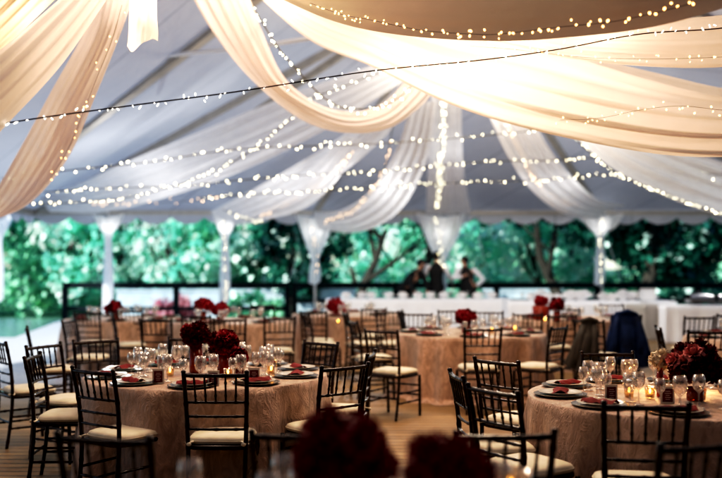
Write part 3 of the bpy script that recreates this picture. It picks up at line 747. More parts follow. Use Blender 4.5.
def mk_card():
    t = empty('menu_card', (0, 0, 0), 0, 'x', 'card')
    m = MB(); m.box((0, .012, .055), (.085, .006, .11)); m.box((0, .03, .004), (.07, .05, .006)); m.build('frame', M['cardframe'], t)
    m = MB(); m.box((0, .0075, .053), (.062, .002, .082)); c = m.build('card_face', M['card'], t)
    m = MB()
    for i, w in enumerate((.030, .040, .024, .036, .028)): m.box((.002*(i % 2), .0058, .078-i*.0125), (w, .001, .0032))
    m.build('lettering', M['ink'], c)
    return t
def mk_candle():
    t = empty('votive_candle', (0, 0, 0), 0, 'x', 'candle')
    m = MB(); m.lathe([(0, .001), (.026, .001), (.034, .07), (.032, .07), (.024, .006), (0, .006)], 20); m.build('glass_cup', M['amberglass'], t)
    m = MB(); m.lathe([(0, .007), (.021, .007), (.023, .028), (0, .028)], 16); m.build('wax', M['wax'], t)
    m = MB(); m.ell((0, 0, .045), (.0075, .0075, .016)); m.build('flame', M['flame'], t)
    return t
P_gob, P_wat, P_pla, P_cha, P_nap, P_card, P_can = map(Proto, (mk_goblet(), mk_water(), mk_plate(), mk_charger(), mk_napkin(), mk_card(), mk_candle()))
ZT = .753
WH = {'A': 'near left table', 'B': 'middle table', 'C': 'near right table', 'D': 'foreground table', 'E': 'red vase table behind', 'F': 'far left table', 'G': 'second far table from left', 'H': 'far table left of centre', 'I': 'table cut by right edge'}
def where(dx, dy, r):
    a = math.degrees(math.atan2(dy, dx)) % 360
    names = ['right side', 'far right side', 'far side', 'far left side', 'left side', 'near left side', 'near side', 'near right side']
    return names[int((a+22.5)//45) % 8]
def settings(k, n, phase, detail=2, skip=()):
    X, Y, r = TB[k]; rnd = random.Random(ord(k))
    for i in range(n):
        if i in skip: continue
        a = R(phase+i*360/n); d = Vector((math.cos(a), math.sin(a), 0)); tdir = Vector((-d.y, d.x, 0))
        w = where(d.x, d.y, r)+' of the '+WH[k]
        pl = Vector((X, Y, 0))+d*.72; ctr = Vector((X, Y, 0))
        P_cha.place((pl.x, pl.y, ZT), 0, 'metal charger at the '+w, 'chargers at the '+w)
        P_pla.place((pl.x, pl.y, ZT), 0, 'white plate at the '+w, 'dinner plates at the '+w)
        P_nap.place((pl.x, pl.y, ZT-.01), a+PI/2+rnd.uniform(-.3, .3), 'crimson napkin at the '+w, 'napkins at the '+w)
        q = ctr+d*.52+tdir*.12
        P_gob.place((q.x, q.y, ZT), 0, 'wine glass at the '+w, 'wine glasses at the '+w)
        q = ctr+d*.47+tdir*.02
        P_wat.place((q.x, q.y, ZT), 0, 'water goblet at the '+w, 'water glasses at the '+w)
        if detail > 1:
            q = ctr+d*.55-tdir*.09
            P_gob.place((q.x, q.y, ZT), 0, 'wine glass at the '+w, 'wine glasses at the '+w, .86)
settings('A', 10, -88)
settings('C', 10, 180)
settings('B', 8, -95)
for k, n in (('E', 6), ('F', 7), ('G', 6), ('H', 6)): settings(k, n, 20, 1)
settings('D', 8, 60, 1, skip=(4, 5, 6))
settings('I', 6, 0, 1)
def on(k, u, v): # point of table top plane seen at u, v
    s = (v-HV)/(H-ZT); Y = F/s
    return (gx(u, Y), Y, ZT)
for (u, v, rz, lb) in ((158, 384, .1, 'menu card among glasses left of the bouquets on the near left table'), (213, 386, -.05, 'menu card seen through the front chair of the near left table'),
                       (254, 383, .15, 'menu card right of the bouquets on the near left table'), (612, 402, .2, 'menu card left above the front chair of the near right table'),
                       (668, 404, -.1, 'menu card right of the candles on the near right table'), (240, 378, .5, 'half hidden menu card by the low red bloom')):
    P_card.place(on('', u, v), rz, lb, 'menu cards standing on the tables', .95)
for (u, v, lb) in ((650, 398, 'lit votive between the two menu cards of the near right table'), (701, 400, 'lit votive at the right of the near right table under the bouquet'),
                   (629, 397, 'lit votive beside the left menu card of the near right table'), (228, 378, 'lit votive at the foot of the red bouquets'), (271, 374, 'lit votive among glasses right of the bouquets'), (170, 376, 'lit votive left of the bouquets'),
                   (338, 324, 'lit votive glowing on the far table left of centre'), (492, 333, 'lit votive beside the middle table bouquet'), (515, 331, 'second lit votive right of the middle table bouquet'),
                   (545, 322, 'lit votive by the tall red vase')):
    P_can.place(on('', u, v), 0, lb, 'lit votive candles')
P_can.place((gx(510, 2.88), 2.88, ZT+.0), 0, 'blurred lit votive on the foreground table', None, 2.1)
for u_, y_ in ((190, 2.78), (283, 2.86), (301, 2.7), (500, 2.74)): P_gob.place((gx(u_, y_), y_, ZT), 0, 'blurred wine glass on the foreground table beside the red flowers', 'wine glasses on the foreground table', 1.05)

# flowers
def bloom_mesh(mat, seed=0):
    rnd = random.Random(seed); m = MB()
    for ring, (nn, rr, tilt) in enumerate(((3, .012, .2), (5, .024, .5), (6, .036, .9), (7, .046, 1.25))):
        for i in range(nn):
            a = 2*PI*i/nn+ring*.5+rnd.uniform(-.2, .2); P = []
            for p in range(4):
                row = []
                for q in range(5):
                    s = p/3; w = (q/4-.5)*2
                    rad = rr*(.25+.75*s**.7)*(1+.12*math.sin(q*2+ring)); an = a+w*(.75 if ring < 2 else .55)*(1-.15*s)
                    z = .040*math.cos(tilt*s*1.1)*s+.006*w*w-ring*.004
                    row.append((rad*math.cos(an), rad*math.sin(an), z-.012))
                P.append(row)
            m.grid(P)
    m.ell((0, 0, .004), (.016, .016, .02), 8, 5)
    return m.mesh('bloom', mat)
BL = {'d': bloom_mesh(M['petal'], 1), 'r': bloom_mesh(M['petal_bright'], 2), 'p': bloom_mesh(M['petal_pink'], 3), 'w': bloom_mesh(M['petal_white'], 4)}
def leafspray():
    m = MB()
    for i in range(22):
        a = random.uniform(0, 6.28); e = random.uniform(-.5, .6); l = random.uniform(.07, .11)
        d = Vector((math.cos(a)*math.cos(e), math.sin(a)*math.cos(e), math.sin(e))); s = d.cross(Vector((0, 0, 1))).normalized()*.016
        b = d*.05
        m.add([b, b+d*l*.5+s, b+d*l, b+d*l*.5-s], [(0, 1, 2, 3)], True)
    return m.mesh('foliage', M['leafdark'])
LS = leafspray()
def bouquet(loc, rb, hgt, kinds, label, nb=20, vh=.2, vr=.05, bs=1.15):
    t = empty('flower_arrangement', loc, 0, label, 'flowers', 'red flower arrangements on the tables')
    m = MB(); m.lathe([(0, 0), (vr*.95, 0), (vr, .01), (vr*1.02, vh), (vr*.96, vh), (vr*.92, .012), (0, .012)], 24)
    m.build('vase', M['vase'], t)
    cz = hgt-rb*.72
    f = bpy.data.objects.new('foliage', LS); col.objects.link(f); f.parent = t; f.location = (0, 0, cz-.02); k = rb/.13; f.scale = (k, k, k)
    for i in range(nb):
        z = 1-(i+.5)/nb*1.45; rr = math.sqrt(max(0, 1-z*z)); a = i*2.39996+random.uniform(-.2, .2)
        d = Vector((rr*math.cos(a), rr*math.sin(a), z)); q = random.uniform(.74, 1.16)
        kd = kinds[i % len(kinds)]
        b = bpy.data.objects.new('bloom', BL[kd]); col.objects.link(b); b.parent = t
        b.location = Vector((d.x*rb*q*.8, d.y*rb*q*.8, cz+d.z*rb*.72*q)); b.rotation_mode = 'QUATERNION'
        b.rotation_quaternion = d.to_track_quat('Z', 'Y'); s = bs*random.uniform(.8, 1.35); b.scale = (s, s, s)
    return t
def bq(u, Y, rb, vtop, kinds, label, **kw):
    z = H+(HV-vtop)/F*Y-ZT
    return bouquet((gx(u, Y), Y, ZT), rb, z, kinds, label, vh=max(.07, z-rb*1.35), **kw)
bq(196, 6.75, .11, 326, 'ddddr', 'taller dark red rose bouquet in a red glass vase, near left table', nb=26)
bq(224, 6.62, .11, 334, 'ddr', 'shorter dark red bouquet right of the taller one, near left table', nb=26)
bq(239, 6.45, .06, 351, 'dr', 'lowest little cluster of red blooms at the right of the bouquets', nb=9, vr=.03)
bq(695, 5.35, .185, 346, 'ddpdd', 'large dark red bouquet with pink orchids on the near right table', nb=40, bs=1.2)
for (u, v, Y) in ((672, 356, 5.12), (680, 350, 5.15), (706, 353, 5.1), (712, 357, 5.12), (698, 349, 5.2)):
    pass
bq(660, 5.5, .05, 350+4, 'w', 'small cream rose beside the dark bouquet on the near right table', nb=6, vr=.02)
bq(466, 10.7, .13, 310, 'rrd', 'round bright red bouquet in the centre of the middle table', nb=24)
bq(541, 13.4, .10, 297, 'rr', 'bright red blooms over the tall red vase beside the gray jacket', nb=16, vr=.13)
bq(557, 13.1, .12, 300, 'rd', 'leaning red bouquet just right of the tall red vase', nb=18)
bq(115, 13.6, .15, 302, 'rd', 'dark red bouquet on the far left table', nb=20)
bq(203, 13.2, .15, 298, 'rr', 'higher bright red bouquet behind the near left table flowers', nb=22)
bq(220, 13.0, .14, 304, 'rr', 'lower bright red bouquet right of the higher one behind', nb=20)
bq(336, 15.0, .17, 300, 'rr', 'bright red bouquet on the far table left of centre', nb=22)
bq(343, 2.48, .15, 420, 'rrr', 'big out-of-focus dark red bouquet at the bottom centre', nb=34, bs=1.1)
bq(449, 2.30, .13, 445, 'rrr', 'out-of-focus dark red bouquet right of the bottom centre one', nb=32, bs=1.1)

# ------------------------------------------------------------------ jackets on chair backs
def jacket(u, Y, th, mat, label, w0=.17, w1=.26, zt=.95, zb=.30, skew=0.):
    t = empty('suit_jacket', (gx(u, Y), Y, 0), -R(th), label, 'jacket')
    m = MB(); rows = []; n = 48
    for i in range(20):
        k = i/19; z = zt-(zt-zb)*k
        w = (w0+(w1-w0)*k)*(1 if k > .04 else .9)
        d = .035+.05*min(1, k*2.2)
        r = []
        for j in range(n):
            a = 2*PI*j/n
            f = 1+(.06+.24*k)*math.sin(8*a+1.3+.8*k)+.12*k*math.sin(15*a+.4+3*k)
            ca, sa = math.cos(a), math.sin(a); r.append((w*math.copysign(abs(ca)**.6, ca)*f+skew*k, d*math.copysign(abs(sa)**.7, sa)*f*(1.5 if k > .3 else 1), z-.028*abs(ca)**4*(1-k)+(.05*math.sin(2*a+1)+.02*math.sin(7*a))*k))
        rows.append(r)
    rows.insert(0, [(0, 0, zt+.005)]*n)
    m.grid(rows, True); m.build('jacket_body', mat, t)
    for s in (-1, 1):
        m = MB(); m.tube([(s*w0*.72, -.03, zt-.07), (s*w0*.95+skew*.2, -.085, zt-.20), (s*w0*1.05+skew*.45, -.10, zt-.38), (s*w0*1.02+skew*.7, -.10, zt-.54)], [.03, .04, .038, .034], 10)
        m.build('sleeve', mat, t)
    m = MB(); m.tube([(-.10, -.045, zt-.02), (0, -.06, zt+.01), (.10, -.045, zt-.02)], [.02, .026, .02], 8); m.build('collar', mat, t)
jacket(626, 11.6, 0, M['navy'], 'navy suit jacket hung over a chair back, right of the middle table', .165, .27, .97, .30)
jacket(589, 10.6, 10, M['greywool'], 'grey wool jacket hung over a chair back, left of the navy one', .085, .17, .93, .34, -.09)
chair(626, 11.65, -2, 'chair mostly hidden under the navy jacket')
chair(590, 10.65, 40, 'chair mostly hidden under the grey jacket')

# ------------------------------------------------------------------ long white tables
def rect_cloth(X, Y, L, D, rz, label, mat=None, hz=.75, seed=1):
    m = MB(); rows = []; per = []
    nx, ny = 70, 20
    for i in range(nx): per.append((-L/2+L*i/nx, -D/2, 0, -1))
    for i in range(ny): per.append((L/2, -D/2+D*i/ny, 1, 0))
    for i in range(nx): per.append((L/2-L*i/nx, D/2, 0, 1))
    for i in range(ny): per.append((-L/2, D/2-D*i/ny, -1, 0))
    rows.append([(0, 0, hz)]*len(per)); rows.append([(x, y, hz) for x, y, a, b in per])
    for i in range(1, 9):
        k = i/8; rows.append([(x+a*(.05*k+.035*k*math.sin((x+y)*11+seed)+.015*k*math.sin((x-y)*23)), y+b*(.05*k+.035*k*math.sin((x+y)*11+seed)+.015*k*math.sin((x-y)*23)), hz*(1-k)+.008) for x, y, a, b in per])
    m.grid(rows, True); o = m.build('long_tablecloth', mat or M['whitecloth'], loc=(X, Y, 0), rotz=rz)
    return tag(o, label, 'tablecloth', 'white cloths on long tables')
rect_cloth(gx(418, 22), 22.2, 4.6, .8, 0, 'long white cloth on the table in front of the waiters')
rect_cloth(gx(590, 20.6), 20.8, 3.9, .8, 0, 'long white cloth on the buffet right of centre', seed=3)
rect_cloth(gx(712, 17.8), 18.2, 1.7, .8, R(-8), 'bright white cloth on the buffet near the right edge', seed=5)
rect_cloth(gx(650, 18.9), 19.0, .7, .7, R(20), 'white buffet cloth side with its shade painted grey, left end', M['shadegrey'], seed=7)  # grey colour paints in the shaded side of the white cloth
def mk_fan():
    m = MB(); P = []
    for i in range(15):
        a = (i/14-.5)*2.4; z0 = .01 if i % 2 else .0
        P.append([(0+.02*math.sin(a), (.01 if i % 2 else -.01), .0), (.09*math.sin(a), (.025 if i % 2 else -.025), .07*math.cos(a)+.02), (.15*math.sin(a), (.03 if i % 2 else -.03), .14*math.cos(a)+.03)])
    m.grid(P); o = m.build('fan_napkin', M['whitecloth']); tag(o, 'x', 'napkin'); return o
P_fan = Proto(mk_fan())
rn = random.Random(5)
for i in range(11):
    P_fan.place((gx(345+i*14.5+rn.uniform(-3, 3), 22), 22.05+rn.uniform(-.1, .2), ZT), rn.uniform(-.5, .5), 'small white fan-folded napkin on the long table before the waiters', 'white napkins on the long table')
for i in range(13):
    P_fan.place((gx(530+i*10+rn.uniform(-3, 3), 20.6), 20.7+rn.uniform(-.2, .25), ZT), rn.uniform(-.5, .5), 'white fan-folded napkin on the buffet right of centre', 'white napkins on the buffet', rn.uniform(1, 1.6))
for i in range(10):
    q = (gx(525+i*12, 20.6), 20.95, ZT); P_wat.place(q, 0, 'small glass lined up on the buffet right of centre', 'glasses on the buffet right of centre')
for i in range(9):
    P_wat.place((gx(350+i*17, 22), 22.35, ZT), 0, 'small glass on the long white table before the waiters', 'glasses on the long white table')
def sign(u, v, Y, w, h, label):
    t = empty('framed_sign', (gx(u, Y), Y, ZT), .1, label, 'sign', 'white framed signs on the buffets')
    m = MB()
    for a, b, c, d in ((-w/2, h/2, .03, h), (w/2, h/2, .03, h), (0, h-.015, w+.03, .03), (0, .015, w+.03, .03)): m.box((a, 0, b), (c, .03, d-.002 if c > .05 else d))
    m.build('frame', M['whitepole'], t)
    m = MB(); m.box((0, .012, h/2), (w-.03, .004, h-.06)); m.build('panel', M['whitecloth'], t)
sign(648, 0, 20.4, .34, .30, 'white framed sign standing on the buffet behind the navy jacket')
def chafing(u, Y, label):
    t = empty('chafing_dish', (gx(u, Y), Y, ZT), 0, label, 'serving dish', 'steel serving dishes on the right buffet')
    m = MB(); m.box((0, 0, .10), (.5, .32, .07))
    for sx in (-1, 1):
        for sy in (-1, 1): m.tube([(sx*.22, sy*.14, 0), (sx*.22, sy*.14, .08)], .008, 6)
    m.build('pan', M['steel'], t)
    m = MB(); rows = [[(-.24+.48*i/12, .15*math.cos(PI*j/10), .137+.12*math.sin(PI*j/10)*(1-.15*abs(i/6-1)**3)) for j in range(11)] for i in range(13)]
    m.grid(rows); m.tube([(-.06, 0, .26), (-.05, 0, .285), (.05, 0, .285), (.06, 0, .26)], .007, 6); m.build('lid', M['steel'], t)
chafing(700, 18.1, 'steel chafing dish on the bright white buffet, left one'); chafing(728, 18.0, 'steel chafing dish on the bright white buffet, by the right edge')

# ------------------------------------------------------------------ waiters
def skin_obj(name, verts, edges, radii, mat, parent, root=0, sub=2):
    me = bpy.data.meshes.new(name); me.from_pydata(verts, edges, []); me.update(); me.materials.append(mat)
    o = bpy.data.objects.new(name, me); col.objects.link(o); o.parent = parent
    sk = o.modifiers.new('skin', 'SKIN'); sk.use_smooth_shade = True
    for i, r in enumerate(radii):
        sv = me.skin_vertices[0].data[i]; sv.radius = (r, r) if not hasattr(r, '__len__') else r; sv.use_root = (i == root)
    s = o.modifiers.new('sub', 'SUBSURF'); s.levels = sub; s.render_levels = sub
    return o
def waiter(u, Y, rz, label, J, shirt='shirt'):
    """J: joints - pelvis, chest, neck, head, L/R shoulder, elbow, hand, L/R hip, knee, ankle, toe"""
    t = empty('person', (gx(u, Y), Y, 0), rz, label, 'person', 'waiters behind the long white table'); t.scale = (1.09, 1.09, 1.07)
    V = lambda k: Vector(J[k])
    up = (V('head')-V('neck')).normalized()
    fw = Vector((0, -1, 0)) if 'fw' not in J else Vector(J['fw'])
    verts = [V('pelvis'), V('pelvis').lerp(V('chest'), .5), V('chest'), V('neck'), V('neck')+up*.07, V('head'), V('head')+up*.07, V('head')+up*.12,
             V('head')+fw*.105-up*.005]
    rad = [(.15, .11), (.13, .10), (.155, .11), .055, .055, (.082, .092), (.078, .088), .045, .018]
    edges = [(0, 1), (1, 2), (2, 3), (3, 4), (4, 5), (5, 6), (6, 7), (5, 8)]
    for s in 'LR':
        i = len(verts); verts += [V(s+'sh'), V(s+'el'), V(s+'wr'), V(s+'wr')+(V(s+'wr')-V(s+'el')).normalized()*.08]
        rad += [.062, .045, .030, (.038, .020)]; edges += [(2, i), (i, i+1), (i+1, i+2), (i+2, i+3)]
        hand = i+3; d = (V(s+'wr')-V(s+'el')).normalized(); sd = d.cross(Vector((0, 1, .2))).normalized()
        for q in range(4):
            b = verts[hand]+sd*(.03*(q-1.5)/1.5); verts += [b+d*.045, b+d*(.085-.01*abs(q-1.5))]; rad += [.010, .008]
            edges += [(hand, len(verts)-2), (len(verts)-2, len(verts)-1)]
        verts += [verts[i+2]+d*.045-sd*.045]; rad += [.010]; edges += [(i+2, len(verts)-1)]
    for s in 'LR':
        i = len(verts); verts += [V(s+'hip'), V(s+'kn'), V(s+'an'), V(s+'an')+fw*.16+Vector((0, 0, -.04))]
        rad += [.09, .065, .045, .035]; edges += [(0, i), (i, i+1), (i+1, i+2), (i+2, i+3)]
    skin_obj('body', verts, edges, rad, M['skin'], t, sub=1)
    side = (V('Rsh')-V('Lsh')).normalized()
    def torso(m, prof):
        ax = [V('pelvis')+Vector((0, 0, -.10)), V('pelvis'), V('pelvis').lerp(V('chest'), .5), V('chest'), V('chest').lerp(V('neck'), .55), V('chest').lerp(V('neck'), .85), V('neck')+up*.02]
        rows = []
        for i in range(31):
            k = i/30*6; a_ = min(int(k), 5); q = k-a_; p = ax[a_].lerp(ax[a_+1], q)
            w = prof[a_][0]*(1-q)+prof[a_+1][0]*q; dd = prof[a_][1]*(1-q)+prof[a_+1][1]*q
            fr = side.cross((ax[a_+1]-ax[a_]).normalized())
            rows.append([p+side*w*math.cos(2*PI*j/24)+fr*dd*math.sin(2*PI*j/24) for j in range(24)])
        m.grid(rows, True)
    m = MB(); torso(m, [(.17, .12), (.165, .115), (.15, .11), (.185, .12), (.175, .10), (.09, .07), (.060, .062)])
    for s in 'LR':
        p0 = V(s+'sh').lerp(V('chest').lerp(V('neck'), .4), .35)
        m.tube([p0, V(s+'sh'), V(s+'sh').lerp(V(s+'el'), .5), V(s+'el'), V(s+'el').lerp(V(s+'wr'), .5), V(s+'wr')], [.075, .078, .068, .060, .052, .042], 14)
    m.build('shirt', M[shirt], t)
    m = MB(); torso(m, [(.188, .14), (.182, .132), (.165, .125), (.195, .135), (.165, .118), (.10, .09), (.085, .085)]); m.build('vest', M['black'], t)
    tv = [V('pelvis')]; trd = [(.175, .135)]; te = []
    for s in 'LR':
        i = len(tv); tv += [V(s+'hip'), V(s+'kn'), V(s+'an')]; trd += [.115, .085, .065]; te += [(0, i), (i, i+1), (i+1, i+2)]
    skin_obj('trousers', tv, te, trd, M['black'], t)
    for s in 'LR':
        m = MB(); c = V(s+'an')+fw*.06; m.ell((c.x, c.y, .045), (.05 if abs(fw.y) > .5 else .13, .13 if abs(fw.y) > .5 else .05, .045)); m.build('shoe', M['black'], t)
    m = MB(); q = up.to_track_quat('Z', 'Y').to_matrix()
    hc = V('head')+up*.045-fw*.018
    m.ell(hc, (.098, .104, .105), 14, 9, rot=q); m.build('hair', M['hair'], t)
J2 = dict(pelvis=(0, 0, 1.0), chest=(0, 0, 1.36), neck=(0, 0, 1.53), head=(0, -.01, 1.68), Lsh=(-.2, 0, 1.45), Lel=(-.27, .08, 1.2), Lwr=(-.24, .28, 1.08), Rsh=(.2, 0, 1.45), Rel=(.34, .06, 1.2), Rwr=(.42, .25, 1.05),
          Lhip=(-.1, 0, .92), Lkn=(-.1, .02, .5), Lan=(-.1, .03, .09), Rhip=(.1, 0, .92), Rkn=(.11, 0, .5), Ran=(.12, .02, .09), fw=(0, 1, 0))
waiter(436, 23.1, 0, 'waiter in white shirt and black vest standing upright, seen from behind', J2)
J1 = dict(pelvis=(-.32, 0, .93), chest=(-.12, -.03, 1.20), neck=(.02, -.04, 1.36), head=(.06, -.06, 1.50), Lsh=(-.16, -.18, 1.26), Lel=(-.2, -.28, 1.02), Lwr=(-.1, -.38, .86), Rsh=(.1, .1, 1.26), Rel=(.22, -.02, 1.02), Rwr=(.2, -.2, .86),
          Lhip=(-.36, -.09, .85), Lkn=(-.28, -.08, .47), Lan=(-.34, -.08, .09), Rhip=(-.36, .1, .85), Rkn=(-.3, .1, .47), Ran=(-.38, .12, .09), fw=(.6, -.8, 0))
waiter(418, 22.9, 0, 'waiter in black leaning forward over the white table, leftmost of three', J1, 'black')
J3 = dict(pelvis=(.05, 0, .96), chest=(0, 0, 1.28), neck=(-.02, 0, 1.43), head=(-.04, -.02, 1.57), Lsh=(-.19, -.02, 1.36), Lel=(-.3, -.14, 1.16), Lwr=(-.12, -.26, 1.22), Rsh=(.2, 0, 1.36), Rel=(.42, .02, 1.14), Rwr=(.24, -.08, .98),
          Lhip=(-.06, 0, .88), Lkn=(-.1, -.03, .48), Lan=(-.12, 0, .09), Rhip=(.16, 0, .88), Rkn=(.2, -.03, .48), Ran=(.24, 0, .09), fw=(-.8, -.6, 0))
waiter(466, 23.0, 0, 'waiter with one hand on hip, rightmost of three by the white table', J3)

# ------------------------------------------------------------------ trees and shrubs
def crown_mesh(c, r, n, size, seed, mat, holes=5, name='crown'):
    rnd = random.Random(seed); c = Vector(c); vs = []; fs = []
    cl = []
    for i in range(46):
        d = Vector((rnd.gauss(0, 1), rnd.gauss(0, 1), rnd.gauss(0, 1))).normalized()*rnd.uniform(.35, 1)**.6
        cl.append((Vector((d.x*r[0], d.y*r[1], d.z*r[2])), rnd.uniform(.16, .34)*min(r)))
    for i in range(n):
        cc, cr = cl[rnd.randrange(len(cl))]
        p = c+cc+Vector((rnd.gauss(0, 1), rnd.gauss(0, 1), rnd.gauss(0, .8)))*cr*.62
        if p.z < -.5: p.z = -.5+rnd.random()*.4
        a = (Vector((rnd.gauss(0, 1), rnd.gauss(0, 1), rnd.gauss(0, .8)))*.55+Vector((-.55, -.62, .5))).normalized(); b = a.orthogonal().normalized()
        b = (b*math.cos(rnd.random()*6)+a.cross(b)*math.sin(rnd.random()*6)).normalized()
        s = size*rnd.uniform(.7, 1.9); o = len(vs); w = b.cross(a)*s*.33
        vs += [p-b*s*.5, p+w, p+b*s*.5, p-w]; fs.append((o, o+1, o+2, o+3))
    m = MB(); m.add(vs, fs, False); return m
def branch(m, p, d, l, r, rnd, depth):
    pts = [p]; q = p.copy(); dd = d.copy(); n = 5
    for i in range(n):
        dd = (dd+Vector((rnd.gauss(0, .16), rnd.gauss(0, .16), rnd.gauss(.02, .12)))).normalized(); q = q+dd*l/n; pts.append(q.copy())
    m.tube(pts, [r*(1-.65*i/n) for i in range(n+1)], 8 if depth > 1 else 5)
    if depth > 0:
        for k in range(3 if depth > 1 else 4):
            j = rnd.randint(2, n); nd = (dd+Vector((rnd.gauss(0, .8), rnd.gauss(0, .5), rnd.gauss(.25, .4)))).normalized()
            branch(m, pts[j], nd, l*rnd.uniform(.55, .8), r*.45, rnd, depth-1)
def tree(x, y, h, r, n, size, leaf, label, seed, trunk=.16, lean=(0, 0), cat='tree', cz=None, name='tree', group='trees beyond the railing'):
    t = empty(name, (x, y, -.6), 0, label, cat, group); rnd = random.Random(seed)
    m = MB(); branch(m, Vector((0, 0, 0)), Vector((lean[0], lean[1], 1)).normalized(), h*.55, trunk, rnd, 3); m.build('trunk', M['bark'], t)
    crown_mesh((lean[0]*h*.3, 0, (cz if cz is not None else h*.62)), r, n, size, seed, leaf).build('crown', leaf, t)
L1, L2, L3 = M['leaf'], M['leaf_sunlit'], M['leaf_shaded']
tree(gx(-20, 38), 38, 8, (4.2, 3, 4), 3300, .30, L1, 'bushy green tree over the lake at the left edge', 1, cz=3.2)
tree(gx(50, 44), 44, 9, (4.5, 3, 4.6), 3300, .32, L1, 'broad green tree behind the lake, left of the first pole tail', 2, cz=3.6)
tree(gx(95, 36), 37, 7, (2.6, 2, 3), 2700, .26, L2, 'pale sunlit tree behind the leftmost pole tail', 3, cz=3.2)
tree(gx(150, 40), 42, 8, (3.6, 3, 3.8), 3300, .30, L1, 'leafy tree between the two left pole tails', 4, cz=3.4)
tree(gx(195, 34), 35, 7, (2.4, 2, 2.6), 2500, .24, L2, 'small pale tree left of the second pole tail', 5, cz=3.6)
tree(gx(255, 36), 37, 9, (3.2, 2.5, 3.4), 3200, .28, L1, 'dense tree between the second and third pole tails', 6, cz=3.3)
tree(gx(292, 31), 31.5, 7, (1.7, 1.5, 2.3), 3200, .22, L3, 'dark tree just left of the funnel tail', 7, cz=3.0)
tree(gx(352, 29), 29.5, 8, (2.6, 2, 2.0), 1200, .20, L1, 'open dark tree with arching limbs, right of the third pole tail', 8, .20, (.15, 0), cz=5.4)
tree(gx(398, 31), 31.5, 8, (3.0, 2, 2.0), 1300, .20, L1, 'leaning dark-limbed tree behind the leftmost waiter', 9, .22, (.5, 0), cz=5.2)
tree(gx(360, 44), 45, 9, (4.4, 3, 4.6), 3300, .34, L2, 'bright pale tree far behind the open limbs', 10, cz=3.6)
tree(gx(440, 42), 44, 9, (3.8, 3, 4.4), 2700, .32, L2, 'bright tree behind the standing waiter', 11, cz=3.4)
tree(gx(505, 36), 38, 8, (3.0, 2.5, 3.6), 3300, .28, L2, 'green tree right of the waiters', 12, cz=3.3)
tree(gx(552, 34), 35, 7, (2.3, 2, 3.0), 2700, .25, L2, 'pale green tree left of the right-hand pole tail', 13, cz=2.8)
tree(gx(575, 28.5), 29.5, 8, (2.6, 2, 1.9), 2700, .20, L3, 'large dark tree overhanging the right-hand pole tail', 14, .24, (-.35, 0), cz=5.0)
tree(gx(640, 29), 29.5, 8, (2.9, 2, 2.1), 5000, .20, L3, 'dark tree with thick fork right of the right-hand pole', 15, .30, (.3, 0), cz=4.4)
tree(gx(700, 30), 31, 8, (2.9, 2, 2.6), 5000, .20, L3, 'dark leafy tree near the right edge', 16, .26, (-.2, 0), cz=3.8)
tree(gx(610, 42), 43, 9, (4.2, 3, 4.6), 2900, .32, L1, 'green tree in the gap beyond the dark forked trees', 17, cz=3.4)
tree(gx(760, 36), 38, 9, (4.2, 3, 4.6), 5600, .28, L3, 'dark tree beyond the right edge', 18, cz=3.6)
def shrub(x, y, r, leaf, label, seed, n=1500, size=.16):
    m = crown_mesh((0, 0, r[2]*.8), r, n, size, seed, leaf)
    o = m.build('shrub', leaf, loc=(x, y, -.6)); tag(o, label, 'shrub', 'shrubs beyond the railing')
shrub(gx(170, 29), 29.5, (.75, .6, .6), M['leaf_pink'], 'pink flowering shrub seen under the left railing', 31)
shrub(gx(250, 29), 30, (1.1, .8, .7), L1, 'low green shrub under the railing left of the dark post', 32)
shrub(gx(395, 28), 28.6, (1.3, .8, .7), L1, 'green shrub under the railing behind the leftmost waiter', 33)
shrub(gx(690, 28), 29, (1.6, .8, .9), L3, 'dark shrub beyond the railing at the right', 34)
wd = crown_mesh((0, 0, 2.0), (46, 3, 3.0), 15000, .55, 77, L1)
o = wd.build('woodland', M['leaf'], loc=(4, 60, -.6)); tag(o, 'distant woodland behind the garden trees', 'woodland', kind='stuff')

# ------------------------------------------------------------------ light
w = bpy.data.worlds.new('World'); scene.world = w; w.use_nodes = True
nt = w.node_tree; bg = nt.nodes['Background']; sk = nt.nodes.new('ShaderNodeTexSky'); sk.sky_type = 'NISHITA'; sk.sun_disc = False
SE, SR = 30, 224
sk.sun_elevation = R(SE); sk.sun_rotation = R(SR); sk.ozone_density = 5; sk.dust_density = .3; nt.links.new(sk.outputs[0], bg.inputs[0]); bg.inputs[1].default_value = .15
sun = bpy.data.objects.new('sun', bpy.data.lights.new('sun', 'SUN')); col.objects.link(sun)
sun.data.energy = 5; sun.data.angle = R(.5); sun.data.color = (1, .95, .86)
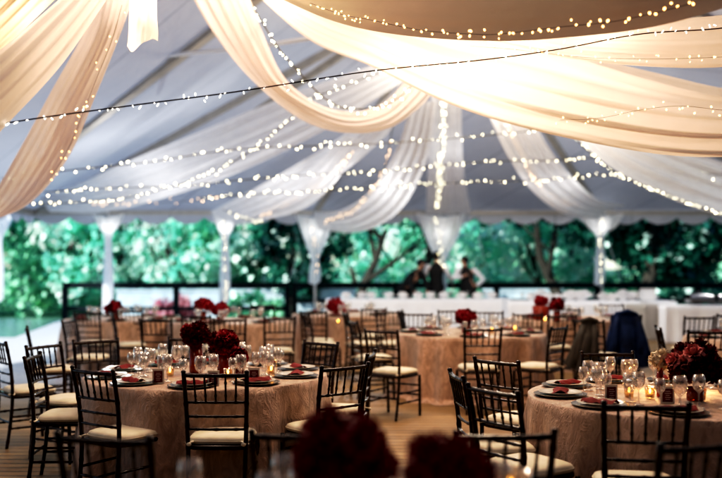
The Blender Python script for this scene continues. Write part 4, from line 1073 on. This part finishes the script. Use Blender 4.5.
# sky's sun_rotation is measured clockwise from +Y
d = Vector((math.sin(R(SR))*math.cos(R(SE)), math.cos(R(SR))*math.cos(R(SE)), math.sin(R(SE))))
sun.rotation_euler = d.to_track_quat('Z', 'Y').to_euler()
def lamp(loc, e, r=.15, c=(1, .66, .36), name='festoon_fill'):  # added fill lamps, standing in for the summed glow of the string bulbs
    l = bpy.data.lights.new(name, 'POINT'); l.energy = e; l.shadow_soft_size = r; l.color = c
    o = bpy.data.objects.new(name, l); col.objects.link(o); o.location = loc; return o
W1, W2 = (1, .75, .56), (1, .84, .66)
for u_, v_, y_, e_ in ((350, -5, 7.6, 40), (430, -5, 7.1, 55), (510, 0, 6.7, 50), (600, 10, 6.5, 24)): lamp(at(u_, v_, y_), e_, .2, W1)
lamp(at(62, 14, 5.55), 19, .25, W1)
lamp(at(0, 40, 5.1), 9, .25, W1)
lamp(at(150, -80, 7.0), 70, .2, W1)
lamp((1.2, 9.5, 5.2), 240, .3, W1)
lamp((-1.2, 9.3, 4.75), 60, .5, W1)
lamp((1.9, 13.5, 5.0), 280, .4, W2)
for p_ in ((-5.2, 18.9, 2.75), (-2.6, 18.9, 2.75), (-.2, 18.4, 2.8), (2.6, 18.4, 2.8), (5.4, 18.8, 2.75), (8, 18.6, 2.75)): lamp(p_, 52, .015, (1, .96, .92))  # added fill over the far tables, kept as small as bulbs
for uu, vv in ((108, 226), (225, 226), (315, 230), (441, 232), (601, 226)): lamp(at(uu, vv, 23.5), 1.8, .08, (1, .96, .92))
lamp(at(143, 10, 5.98), 2.5, .05, W1)
for (u, v) in ((650, 390), (701, 392)):
    p = on('', u, v); lamp((p[0], p[1], ZT+.075), 1.6, .012, (1, .5, .16), 'candle_light')

# ------------------------------------------------------------------ camera
cam = bpy.data.cameras.new('camera'); co = bpy.data.objects.new('camera', cam); col.objects.link(co); scene.camera = co
co.location = (0, 0, H); co.rotation_euler = (R(90), 0, 0)
cam.sensor_width = 36; cam.lens = 36*F/722; cam.shift_y = (HV-239)/722; cam.clip_start = .05; cam.clip_end = 1500
cam.dof.use_dof = True; cam.dof.focus_distance = 5.8; cam.dof.aperture_fstop = cam.lens/45
scene.render.engine = 'CYCLES'
scene.view_settings.view_transform = 'Standard'; scene.view_settings.look = 'None'; scene.view_settings.exposure = 0
vs = scene.view_settings; vs.use_curve_mapping = True; cm = vs.curve_mapping; cm.extend = 'EXTRAPOLATED'
cm.black_level = (.004, .004, .004)
c = cm.curves[3]
c.points[0].location = (0, 0); c.points[1].location = (1, 1.25)
for x_, y_ in ((.03, .018), (.12, .13), (.35, .56), (.65, .95)): c.points.new(x_, y_)
cm.update()
scene.cycles.sample_clamp_indirect = 6; scene.cycles.transparent_max_bounces = 16
